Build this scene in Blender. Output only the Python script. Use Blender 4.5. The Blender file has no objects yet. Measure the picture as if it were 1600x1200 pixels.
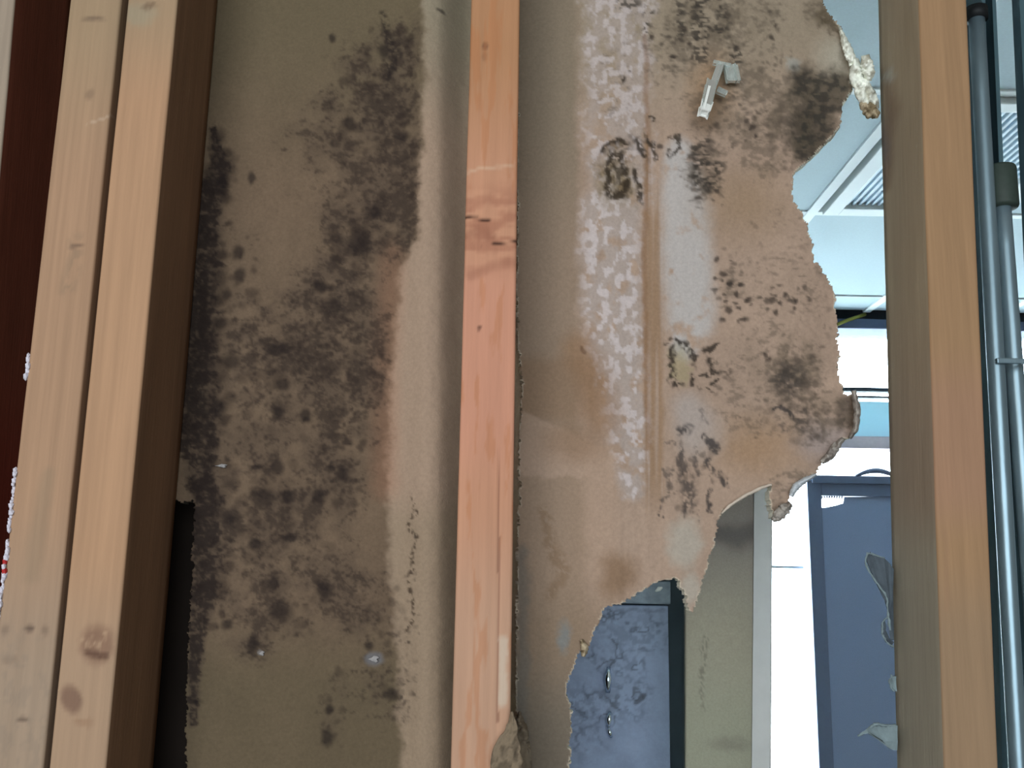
import bpy, bmesh, math, random
import numpy as np
from mathutils import Vector, Matrix
random.seed(4)
SC = bpy.context.scene
COL = SC.collection

# ------------------------------------------------------------------ camera
F = 1500.0; T = 0.20; ROLL = math.atan(130/7500.0); CZ = 1.6
P = math.atan(T)
fwd = np.array([0, math.cos(P), math.sin(P)]); up0 = np.array([0, -math.sin(P), math.cos(P)]); r0 = np.array([1.0, 0, 0])
up = up0*math.cos(ROLL) - r0*math.sin(ROLL)
rt = r0*math.cos(ROLL) + up0*math.sin(ROLL)
CAM = np.array([0, 0, CZ])
cd = bpy.data.cameras.new('camera'); cam = bpy.data.objects.new('camera', cd); COL.objects.link(cam)
cd.sensor_width = 36; cd.lens = 36*F/1600; cd.clip_start = 0.02; cd.clip_end = 200
cam.matrix_world = Matrix(((rt[0], up[0], -fwd[0], 0), (rt[1], up[1], -fwd[1], 0), (rt[2], up[2], -fwd[2], CZ), (0, 0, 0, 1)))
SC.camera = cam
SC.view_settings.view_transform = 'Standard'; SC.view_settings.look = 'None'
SC.view_settings.gamma = 1; SC.view_settings.use_curve_mapping = False
SC.view_settings.exposure = 0.0

# ------------------------------------------------------------------ sky, lamp and added fill
W = bpy.data.worlds.new('overcast_sky'); SC.world = W; W.use_nodes = True
bg = W.node_tree.nodes['Background']; bg.inputs[0].default_value = (0.76, 0.89, 1.0, 1); bg.inputs[1].default_value = 20.0
ld = bpy.data.lights.new('work_lamp', 'AREA'); ld.shape = 'DISK'; ld.size = 0.60; ld.energy = 4.3; ld.color = (1.0, 0.93, 0.87)
lo = bpy.data.objects.new('work_lamp', ld); COL.objects.link(lo)
lo.location = (-0.58, -0.50, 1.88)
lo.rotation_euler = (Vector((0.03, 0.68, 1.72)) - Vector(lo.location)).to_track_quat('-Z', 'Y').to_euler()
lo['label'] = 'soft work lamp standing beside the camera'; lo['category'] = 'lamp'
l2 = bpy.data.lights.new('cool_fill', 'AREA'); l2.shape = 'RECTANGLE'; l2.size = 2.6; l2.size_y = 1.6; l2.energy = 84; l2.color = (0.86, 0.94, 1.0)
lw = bpy.data.objects.new('cool_fill', l2); COL.objects.link(lw); lw.location = (-0.3, -2.5, 1.7); lw.rotation_euler = (math.pi/2, 0, 0)  # added fill that softens shadows and brightens things behind the hole
lw['label'] = 'added unseen cool fill light behind the camera'; lw['category'] = 'fill light'

# ------------------------------------------------------------------ helpers
def un(px, py, Y):
    """point of the plane y = Y that stands at photo pixel (px, py)"""
    px = np.asarray(px, float); py = np.asarray(py, float)
    a = (px-800)/F; b = (600-py)/F
    d = fwd + a[..., None]*rt + b[..., None]*up
    return CAM + d*(Y/d[..., 1])[..., None]
def unz(px, py, z):
    a = (px-800)/F; b = (600-py)/F
    d = fwd + a*rt + b*up
    return CAM + d*((z-CZ)/d[2])
def proj(Pw):
    v = np.asarray(Pw, float) - CAM
    zc = v@fwd; zc = np.where(zc > 1e-3, zc, 1e-3)
    return 800+F*(v@rt)/zc, 600-F*(v@up)/zc
def lin(r, g, b, k=1.0):
    c = np.array([r, g, b])/255.0
    c = np.where(c <= 0.04045, c/12.92, ((c+0.055)/1.055)**2.4)
    return np.clip(c*k, 0, 0.95)

_rng = np.random.RandomState(7); _tab = _rng.rand(256, 256)
def vn(x, y, s=0):
    x = np.asarray(x, float)+s*17.31; y = np.asarray(y, float)+s*9.77
    xi = np.floor(x).astype(int); yi = np.floor(y).astype(int); fx = x-xi; fy = y-yi
    fx = fx*fx*(3-2*fx); fy = fy*fy*(3-2*fy)
    a = _tab[xi & 255, yi & 255]; b = _tab[(xi+1) & 255, yi & 255]; c = _tab[xi & 255, (yi+1) & 255]; d = _tab[(xi+1) & 255, (yi+1) & 255]
    return a*(1-fx)*(1-fy)+b*fx*(1-fy)+c*(1-fx)*fy+d*fx*fy
def fbm(x, y, s=0, o=4):
    v = 0; a = 0.5; t = 0
    for i in range(o):
        v = v+a*vn(x, y, s+i*3); t += a; a *= 0.5; x = np.asarray(x)*2.03; y = np.asarray(y)*2.03
    return v/t
def sst(a, b, x):
    t = np.clip((x-a)/(b-a), 0, 1); return t*t*(3-2*t)
def mix(c, k, m):
    m = np.clip(m, 0, 1)[..., None]; return c*(1-m)+np.asarray(k)*m

class Paint:
    """natural colour of a stained surface, evaluated at surface points"""
    def __init__(s, x, y, seed=0):
        s.x = x; s.y = y; s.sd = seed
        s.w1 = fbm(x/26, y/26, seed+1)-.5; s.w2 = fbm(x/7, y/7, seed+5, 3)-.5
        s.xw = x+s.w1*16+s.w2*9; s.yw = y+(fbm(x/24, y/24, seed+9)-.5)*16+(fbm(x/7, y/7, seed+13, 3)-.5)*9
    def blob(s, cx, cy, rx, ry, soft=0.5, rot=0, warp=1.0):
        xx = s.x*(1-warp)+s.xw*warp-cx; yy = s.y*(1-warp)+s.yw*warp-cy
        if rot:
            c, n = math.cos(rot), math.sin(rot); xx, yy = xx*c+yy*n, -xx*n+yy*c
        d = np.sqrt((xx/rx)**2+(yy/ry)**2)
        return 1-sst(1-soft, 1+soft, d)
    def path(s, pts, w, soft=0.5, warp=0.5):
        xx = s.x*(1-warp)+s.xw*warp; yy = s.y*(1-warp)+s.yw*warp
        m = np.zeros_like(xx)
        for i in range(len(pts)-1):
            ax, ay = pts[i][:2]; bx, by = pts[i+1][:2]
            wa = pts[i][2] if len(pts[i]) > 2 else w; wb = pts[i+1][2] if len(pts[i+1]) > 2 else w
            L = (bx-ax)**2+(by-ay)**2+1e-6
            t = np.clip(((xx-ax)*(bx-ax)+(yy-ay)*(by-ay))/L, 0, 1)
            d = np.hypot(xx-ax-t*(bx-ax), yy-ay-t*(by-ay))/(wa+(wb-wa)*t)
            m = np.maximum(m, 1-sst(1-soft, 1+soft, d))
        return m
    def spots(s, regions, seed, warp=.55):
        """regions: (cx, cy, rx, ry, count, rmin, rmax, stretch, tilt, strength): small round colonies"""
        r = random.Random(seed); m = np.zeros_like(s.x); X = s.x*(1-warp)+s.xw*warp; Y = s.y*(1-warp)+s.yw*warp
        for (cx, cy, rx, ry, cnt, r0_, r1_, stt, tl, k) in regions:
            for _ in range(cnt):
                a = r.uniform(0, 6.283); q = r.random()**.6; ax = cx+rx*q*math.cos(a); ay = cy+ry*q*math.sin(a)
                rr = r0_+(r1_-r0_)*r.random()**2.2; R_ = rr*2.2*max(1, stt); kk = k*r.uniform(.45, 1); t = tl+r.uniform(-.3, .3); st_ = stt*r.uniform(.7, 1.3)
                I = np.flatnonzero((np.abs(X-ax) < R_) & (np.abs(Y-ay) < R_))
                if not len(I): continue
                dx = X[I]-ax; dy = Y[I]-ay; u = (dx*math.cos(t)+dy*math.sin(t))/(rr*st_); v = (-dx*math.sin(t)+dy*math.cos(t))/rr
                m[I] = np.maximum(m[I], kk*(1-sst(.45, 1.5, np.hypot(u, v))))
        return m
    def band(s, x0, x1, y0, y1, fx=8, fy=20, warp=0.6):
        xx = s.x*(1-warp)+s.xw*warp; yy = s.y*(1-warp)+s.yw*warp
        return sst(x0-fx, x0+fx, xx)*(1-sst(x1-fx, x1+fx, xx))*sst(y0-fy, y0+fy, yy)*(1-sst(y1-fy, y1+fy, yy))

# ------------------------------------------------------------------ materials
_m = {}
def mat(name, rgb=None, rough=0.7, metal=0.0, var=0.08, scale=40, bump=0.0, bscale=300, stretch=(1, 1, 1), attr=False, spec=0.3, alpha=None):
    if name in _m: return _m[name]
    m = bpy.data.materials.new(name); m.use_nodes = True; nt = m.node_tree; N = nt.nodes; L = nt.links
    b = N['Principled BSDF']; b.inputs['Roughness'].default_value = rough; b.inputs['Metallic'].default_value = metal
    b.inputs['Specular IOR Level'].default_value = spec
    tc = N.new('ShaderNodeNewGeometry'); mp = N.new('ShaderNodeMapping'); mp.inputs['Scale'].default_value = stretch
    L.new(tc.outputs['Position'], mp.inputs['Vector'])
    nz = N.new('ShaderNodeTexNoise'); nz.inputs['Scale'].default_value = scale; nz.inputs['Detail'].default_value = 5; nz.inputs['Roughness'].default_value = .6
    L.new(mp.outputs[0], nz.inputs['Vector'])
    mr = N.new('ShaderNodeMapRange'); mr.inputs['From Min'].default_value = .25; mr.inputs['From Max'].default_value = .75
    mr.inputs['To Min'].default_value = 1-var; mr.inputs['To Max'].default_value = 1+var
    L.new(nz.outputs['Fac'], mr.inputs['Value'])
    vm = N.new('ShaderNodeVectorMath'); vm.operation = 'SCALE'; L.new(mr.outputs[0], vm.inputs['Scale'])
    if attr:
        at = N.new('ShaderNodeAttribute'); at.attribute_name = 'stain'; L.new(at.outputs['Color'], vm.inputs[0])
    else: vm.inputs[0].default_value = tuple(rgb)
    L.new(vm.outputs[0], b.inputs['Base Color'])
    if bump:
        n2 = N.new('ShaderNodeTexNoise'); n2.inputs['Scale'].default_value = bscale; n2.inputs['Detail'].default_value = 4
        L.new(mp.outputs[0], n2.inputs['Vector'])
        bp = N.new('ShaderNodeBump'); bp.inputs['Strength'].default_value = bump; bp.inputs['Distance'].default_value = 0.001
        L.new(n2.outputs['Fac'], bp.inputs['Height']); L.new(bp.outputs[0], b.inputs['Normal'])
    _m[name] = m; return m
M_paper = mat('stained_board_paper', attr=True, rough=.92, var=.10, scale=420, bump=.35, bscale=700, spec=.1)
M_wood = mat('sawn_softwood', attr=True, rough=.75, var=.09, scale=170, bump=.25, bscale=500, stretch=(1, 1, .05), spec=.2)
M_gyp = mat('gypsum_core', lin(225, 222, 208), rough=.95, var=.12, scale=300, bump=.6, bscale=600)
M_flap = mat('torn_board_paper', attr=True, rough=.9, var=.12, scale=350, bump=.5, bscale=500, spec=.1)
M_galv = mat('galvanised_steel', lin(128, 150, 160), rough=.36, metal=.6, var=.12, scale=120, bump=.12, bscale=250, stretch=(1, 1, .2))
M_teal = mat('dull_teal_steel', lin(72, 98, 106), rough=.5, metal=.3, var=.15, scale=60, bump=.2, bscale=300, stretch=(1, 1, .2))
M_coup = mat('dark_olive_sleeve', lin(50, 62, 56), rough=.6, var=.15, scale=150)
M_black = mat('black_rubber', lin(18, 22, 24), rough=.6, var=.1)
M_ceil = mat('ceiling_tile_board', lin(196, 214, 222), rough=.9, var=.05, scale=160, bump=.6, bscale=450)
M_tbar = mat('white_metal_grid', lin(232, 240, 242), rough=.45, var=.02)
M_diff = mat('prismatic_diffuser', lin(196, 216, 230), rough=.3, var=.02)
M_wall = mat('pale_painted_wall', lin(190, 196, 196), rough=.9, var=.04, scale=20, bump=.1)
M_near = mat('warm_painted_wall', lin(168, 158, 146), rough=.9, var=.05, scale=15, bump=.1)
M_floor = mat('concrete_floor', lin(120, 116, 110), rough=.8, var=.15, scale=8, bump=.2)
M_out = mat('sunlit_concrete_yard', lin(210, 210, 205), rough=.9, var=.05, scale=3)
M_frame = mat('dark_window_frame', lin(70, 84, 94), rough=.5, var=.05)
M_whitef = mat('white_window_frame', lin(215, 225, 228), rough=.5, var=.03)
M_beam = mat('greyish_pink_beam', lin(228, 216, 226), rough=.85, var=.06, scale=60)
M_hdr = mat('dark_header', lin(44, 50, 58), rough=.8, var=.15, scale=30)
M_hdr2 = mat('slate_header_strip', lin(88, 100, 128), rough=.6, var=.08, scale=30)
M_pale = mat('pale_blue_panel', lin(190, 228, 242), rough=.7, var=.04, scale=60)
M_door = mat('slate_door_metal', lin(110, 124, 152), rough=.35, metal=.0, var=.05, scale=40, spec=.5)
M_screen = mat('slate_screen_mesh', lin(148, 166, 200), rough=.32, var=.14, scale=700, bump=.4, bscale=900, spec=.5)
M_white = mat('white_plastic', lin(232, 236, 232), rough=.5, var=.03)
M_chrome = mat('chrome', lin(215, 225, 235), rough=.15, metal=1, var=.02)
M_cav = mat('cavity_shade_dark', lin(40, 32, 27), rough=.95, var=.2, scale=20)  # near-black colour stands in for shade inside the wall cavity
M_yel = mat('yellow_cable_jacket', lin(150, 150, 70), rough=.5, var=.05)
M_red = mat('red_paint', lin(170, 40, 40), rough=.6, var=.1)
M_fray = mat('grey_white_plaster_crust', lin(205, 203, 215), rough=.8, var=.15, scale=300, bump=.5)
M_dark = mat('gap_shade_slate', lin(52, 66, 74), rough=.8, var=.1, scale=40)
def glass_mat(name, tint, gl=.08):
    m = bpy.data.materials.new(name); m.use_nodes = True; nt = m.node_tree; N = nt.nodes; L = nt.links
    for n in list(N):
        if n.type == 'BSDF_PRINCIPLED': N.remove(n)
    t = N.new('ShaderNodeBsdfTransparent'); t.inputs[0].default_value = (*tint, 1)
    g = N.new('ShaderNodeBsdfGlossy'); g.inputs['Roughness'].default_value = .03
    x = N.new('ShaderNodeMixShader'); x.inputs[0].default_value = gl
    L.new(t.outputs[0], x.inputs[1]); L.new(g.outputs[0], x.inputs[2]); L.new(x.outputs[0], N['Material Output'].inputs[0]); return m
M_glass = glass_mat('window_glass', (.96, .98, .98))
def frosted():
    m = bpy.data.materials.new('frosted_blue_panel'); m.use_nodes = True; nt = m.node_tree; N = nt.nodes; L = nt.links
    N.remove(N['Principled BSDF']); t = N.new('ShaderNodeBsdfTranslucent'); t.inputs[0].default_value = (.075, .115, .125, 1)
    d = N.new('ShaderNodeBsdfDiffuse'); d.inputs[0].default_value = (.6, .75, .8, 1); a = N.new('ShaderNodeAddShader')
    L.new(t.outputs[0], a.inputs[0]); L.new(d.outputs[0], a.inputs[1]); L.new(a.outputs[0], N['Material Output'].inputs[0]); return m
M_pale = frosted()
def plastic():
    m = bpy.data.materials.new('clear_plastic'); m.use_nodes = True; b = m.node_tree.nodes['Principled BSDF']
    b.inputs['Base Color'].default_value = (.80, .88, .85, 1); b.inputs['Roughness'].default_value = .12
    b.inputs['Transmission Weight'].default_value = .75; b.inputs['IOR'].default_value = 1.45; b.inputs['Specular IOR Level'].default_value = .9
    b.inputs['Coat Weight'].default_value = .6
    return m
M_plas = plastic()

# ------------------------------------------------------------------ object helpers
def link(name, me, m, parent=None):
    o = bpy.data.objects.new(name, me); COL.objects.link(o)
    if m is not None:
        for mm in (m if isinstance(m, (list, tuple)) else [m]): me.materials.append(mm)
    if parent is not None: o.parent = parent; o.matrix_parent_inverse = parent.matrix_world.inverted()
    return o
def thing(o, label, cat, group=None):
    o['label'] = label; o['category'] = cat
    if group: o['group'] = group
    return o
def empty(name, loc, label, cat, group=None):
    o = bpy.data.objects.new(name, None); COL.objects.link(o); o.location = loc; o.empty_display_size = .05
    bpy.context.view_layer.update()
    return thing(o, label, cat, group)
def structure(o): o['kind'] = 'structure'; return o
def box(name, x0, x1, y0, y1, z0, z1, m, parent=None, bev=0.0):
    bm = bmesh.new(); bmesh.ops.create_cube(bm, size=1)
    for v in bm.verts:
        v.co = Vector(((x0+x1)/2+v.co.x*(x1-x0), (y0+y1)/2+v.co.y*(y1-y0), (z0+z1)/2+v.co.z*(z1-z0)))
    if bev: bmesh.ops.bevel(bm, geom=list(bm.edges), offset=bev, segments=2, affect='EDGES', profile=.6)
    me = bpy.data.meshes.new(name); bm.to_mesh(me); bm.free()
    return link(name, me, m, parent)
def arrmesh(name, V, Fs, cols=None, smooth=True):
    me = bpy.data.meshes.new(name); me.from_pydata([tuple(v) for v in V], [], Fs)
    if smooth: me.polygons.foreach_set('use_smooth', [True]*len(me.polygons))
    if cols is not None:
        a = me.color_attributes.new('stain', 'FLOAT_COLOR', 'POINT')
        c = np.ones((len(V), 4), np.float32); c[:, :3] = cols; a.data.foreach_set('color', c.ravel())
    me.update(); return me
def tube(name, pts, rad, m, parent=None, n=12, jitter=0.0, squash=1.0):
    pts = [Vector(p) for p in pts]; V = []; Fs = []; rads = rad if isinstance(rad, (list, tuple)) else [rad]*len(pts)
    up_ = Vector((0.12, -1, 0.05)).normalized()
    for i, p in enumerate(pts):
        d = (pts[min(i+1, len(pts)-1)]-pts[max(i-1, 0)]).normalized(); s = d.cross(up_).normalized(); t = s.cross(d)
        for k in range(n):
            a = 2*math.pi*k/n; r = rads[i]*(1+random.uniform(-jitter, jitter))
            V.append(p+s*math.cos(a)*r+t*math.sin(a)*r*squash)
    for i in range(len(pts)-1):
        for k in range(n): Fs.append((i*n+k, i*n+(k+1) % n, (i+1)*n+(k+1) % n, (i+1)*n+k))
    Fs.append(tuple(range(n))[::-1]); Fs.append(tuple((len(pts)-1)*n+k for k in range(n)))
    return link(name, arrmesh(name, V, Fs), m, parent)

# ------------------------------------------------------------------ the two rooms (the setting)
ZC = 2.8; YW = 0.739; YF = 4.27; XL, XR = -2.2, 3.0; YB = -2.6
structure(box('floor', XL-.1, XR+.1, YB-.1, YF+.1, -.12, 0, M_floor))
structure(box('wall_left', XL-.1, XL, YB, YF, 0, ZC, M_near))
structure(box('wall_right', XR, XR+.1, YB, YF, 0, ZC, M_near))
structure(box('wall_back', XL-.1, XR+.1, YB-.1, YB, 0, ZC, M_near))
yard = structure(box('ground', -25, 25, YF+.12, 45, -.3, -.12, M_out))
# near part of the ceiling, then the tiled ceiling beyond the stud wall
ceil = structure(box('ceiling', XL-.1, XR+.1, YB-.1, YF+.15, ZC+.03, ZC+.13, M_wall))
X0 = unz(1255, 345, ZC)[0]
yb = [YW+.14, 1.38, 2.19, 3.00, 3.94, 4.17]
xb = [X0+k*.61 for k in range(-5, 4)]; xb = [XL]+[x for x in xb if XL+.05 < x < XR-.05]+[XR]
box('plaster_panel', XL, XR, YB, YW+.02, ZC, ZC+.03, M_near, ceil)
fix_cells = []
for i in range(len(xb)-1):
    for j in range(len(yb)-1):
        if abs(xb[i]-X0) < .01 and j == 2: continue
        box('ceiling_tile', xb[i]+.014, xb[i+1]-.014, yb[j]+.010, yb[j+1]-.010, ZC-.002, ZC+.03, M_ceil, ceil, .003)
for x in xb[1:-1]: box('grid_bar', x-.017, x+.017, yb[0], yb[-1], ZC-.010, ZC+.03, M_tbar, ceil, .002)
for k, y in enumerate(yb[1:-1]):
    w = .015 if y < 3.5 else .004
    box('grid_bar', XL, XR, y-w, y+w, ZC-.008, ZC+.03, M_tbar, ceil, .002)
# recessed fluorescent fixture
fy0, fy1 = 2.19+.02, 3.0-.02; fx0, fx1 = X0+.03, X0+.58
lf = empty('ceiling_light', ((fx0+fx1)/2, (fy0+fy1)/2, ZC), 'recessed rectangular ceiling light with white frame and ribbed diffuser, seen beside the right stud', 'light')
fr = empty('x', (0, 0, 0), '', '') if False else None
for nm, a in (('frame_side', (fx0, fx0+.05, fy0, fy1)), ('frame_side', (fx1-.05, fx1, fy0, fy1)), ('frame_end', (fx0+.05, fx1-.05, fy1-.06, fy1)), ('frame_end', (fx0+.05, fx1-.05, fy0, fy0+.05))):
    box(nm, a[0], a[1], a[2], a[3], ZC-.022, ZC+.02, M_tbar, lf, .004)
box('diffuser', fx0+.05, fx1-.05, fy0+.05, fy1-.06, ZC+.0, ZC+.02, M_diff, lf)
n = 22
for k in range(n):
    x = fx0+.06+(fx1-fx0-.12)*k/(n-1)
    box('diffuser_rib', x-.005, x+.005, fy0+.05, fy1-.06, ZC-.010, ZC+.001, M_diff, lf, .003)

# far wall with its window band and the screen door
def zat(px, py, Y=YF): return float(un(px, py, Y)[2])
def xat(px, py, Y=YF): return float(un(px, py, Y)[0])
wx0, wx1 = 0.35, 2.75
zb_top, zb_bot = zat(1345, 486), zat(1345, 521)
structure(box('wall_far', XL, wx0, YF, YF+.1, 0, ZC, M_wall))
structure(box('wall_far', wx1, XR, YF, YF+.1, 0, ZC, M_wall))
structure(box('wall_far', wx0, wx1, YF, YF+.1, 0, .30, M_wall))
structure(box('trim_1', wx0-.1, wx1+.1, YF-.06, YF+.1, zb_bot+.045, zb_top+.11, M_hdr))
structure(box('trim_2', wx0-.1, wx1+.1, YF-.09, YF+.1, zb_bot, zb_bot+.045, M_hdr2, None, .004))
win = bpy.data.objects.new('window_1', None); COL.objects.link(win); win.location = ((wx0+wx1)/2, YF, .3); structure(win); bpy.context.view_layer.update()
dX0 = xat(1258, 800); dX1 = dX0+.96; dTop = zat(1300, 744)
z_r1 = (zat(1350, 610), zat(1350, 604)); z_r2 = (zat(1350, 620), zat(1350, 617))
z_pale = (zat(1350, 684), zat(1350, 626)); z_beam = (zat(1350, 703), zat(1350, 684)); z_rail = (zat(1230, 888), zat(1230, 884))
box('window_post', wx0, wx0+.04, YF+.01, YF+.07, .3, zb_bot, M_whitef, win)
box('window_post', wx1-.04, wx1, YF+.01, YF+.07, .3, zb_bot, M_whitef, win)
box('window_rail', wx0+.04, wx1-.04, YF+.02, YF+.06, z_r1[0], z_r1[1], M_frame, win)
box('window_rail', wx0+.04, wx1-.04, YF+.02, YF+.06, z_r2[0], z_r2[1], M_frame, win)
box('window_rail', wx0+.04, dX0-.01, YF+.02, YF+.06, z_rail[0], z_rail[1], M_whitef, win)
box('window_sill', wx0, wx1, YF-.03, YF+.09, .27, .31, M_whitef, win, .005)
box('spandrel_panel', wx0+.04, wx1-.04, YF+.02, YF+.05, z_pale[0], z_pale[1], M_pale, win)
for a, b, x0, x1 in ((z_r1[1], zb_bot, wx0+.04, wx1-.04), (z_r2[1], z_r1[0], wx0+.04, wx1-.04), (z_pale[1], z_r2[0], wx0+.04, wx1-.04),
                     (dTop+.01, z_beam[0], wx0+.04, wx1-.04), (z_rail[1], dTop+.01, wx0+.04, dX0-.012), (.31, z_rail[0], wx0+.04, dX0-.012), (.31, dTop, dX1+.03, wx1-.04)):
    box('window_pane', x0, x1, YF+.036, YF+.042, a, b, M_glass, win)
structure(box('trim_3', wx0, wx1, YF-.05, YF+.09, z_beam[0], z_beam[1], M_beam, None, .004))
# screen door in its opening
door = bpy.data.objects.new('door_1', None); COL.objects.link(door); door.location = ((dX0+dX1)/2, YF-.02, .31); structure(door); bpy.context.view_layer.update()
dy0, dy1 = YF-.045, YF-.005; st = .062
box('door_stile', dX0, dX0+st, dy0, dy1, .31, dTop, M_door, door, .004)
box('door_stile', dX1-st, dX1, dy0, dy1, .31, dTop, M_door, door, .004)
zr = zat(1300, 776)
box('door_rail', dX0+st, dX1-st, dy0, dy1, zr, dTop, M_door, door, .004)
box('door_rail', dX0+st, dX1-st, dy0, dy1, .31, .50, M_door, door, .004)
box('door_rail', dX0+.02, dX1-.02, dy0-.014, dy0, zat(1300, 757), dTop-.004, M_door, door, .003)
def flat(name, pts, y0, y1, m, parent):
    bm = bmesh.new(); vs = [bm.verts.new((a, y0, b)) for a, b in pts]; f = bm.faces.new(vs)
    r_ = bmesh.ops.extrude_face_region(bm, geom=[f])
    for v in r_['geom']:
        if isinstance(v, bmesh.types.BMVert): v.co.y = y1
    bmesh.ops.triangulate(bm, faces=bm.faces); bmesh.ops.recalc_face_normals(bm, faces=bm.faces)
    me = bpy.data.meshes.new(name); bm.to_mesh(me); bm.free(); return link(name, me, m, parent)
pl_, pr_ = dX0+st-.01, dX1-st+.01; dz = lambda a, b: (xat(a, b), zat(a, b))
saw = []
for k in range(9): saw += [dz(1312-k*3.9, 779.5), dz(1310-k*3.9, 782.5)]
flat('screen_panel', [(pl_, .48), (pr_, .48), (pr_, zr+.01), (dz(1316, 776)[0], zr+.01)]+saw+[dz(1277, 781), (pl_, zr), (pl_, zr-.001)][:1]+[dz(1277.5, 794), dz(1290, 793), dz(1302, 790), dz(1313, 787.5), dz(1315, 784), dz(1317, 784), dz(1314, 790), dz(1302, 793), dz(1290, 796), dz(1277, 797), (pl_, dz(1277, 797)[1])] if False else
     [(pl_, .48), (pr_, .48), (pr_, zr+.01), dz(1316, 777), dz(1314, 787), dz(1302, 790.5), dz(1290, 793), dz(1279, 794.5), (pl_, dz(1279, 795)[1])], dy0+.016, dy0+.022, M_screen, door)
for k in range(9): flat('torn_mesh_tooth', [dz(1279.5+k*3.9, 776), dz(1283.0+k*3.9, 776), dz(1281.2+k*3.9, 781.8)], dy0+.017, dy0+.021, M_door, door)
cx, cz = xat(1365, 742), dTop
cl = [(cx-.10+.2*t, YF-.055, cz+.026*math.sin(math.pi*min(1, t*1.1)) - .004) for t in np.linspace(0, 1, 14)]
tube('door_closer', cl, [.006+.006*math.sin(math.pi*t) for t in np.linspace(0, 1, 14)], M_door, door, 8)
# cable in front of the header
cab = tube('yellow_cable', [tuple(un(1296, 512, YF-.10)), tuple(un(1325, 500, YF-.10)), tuple(un(1340, 495, YF-.09)), tuple(un(1352, 491, YF-.08))], .008, M_yel)
thing(cab, 'thin yellow cable slanting across the dark header above the far window', 'cable')

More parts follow.
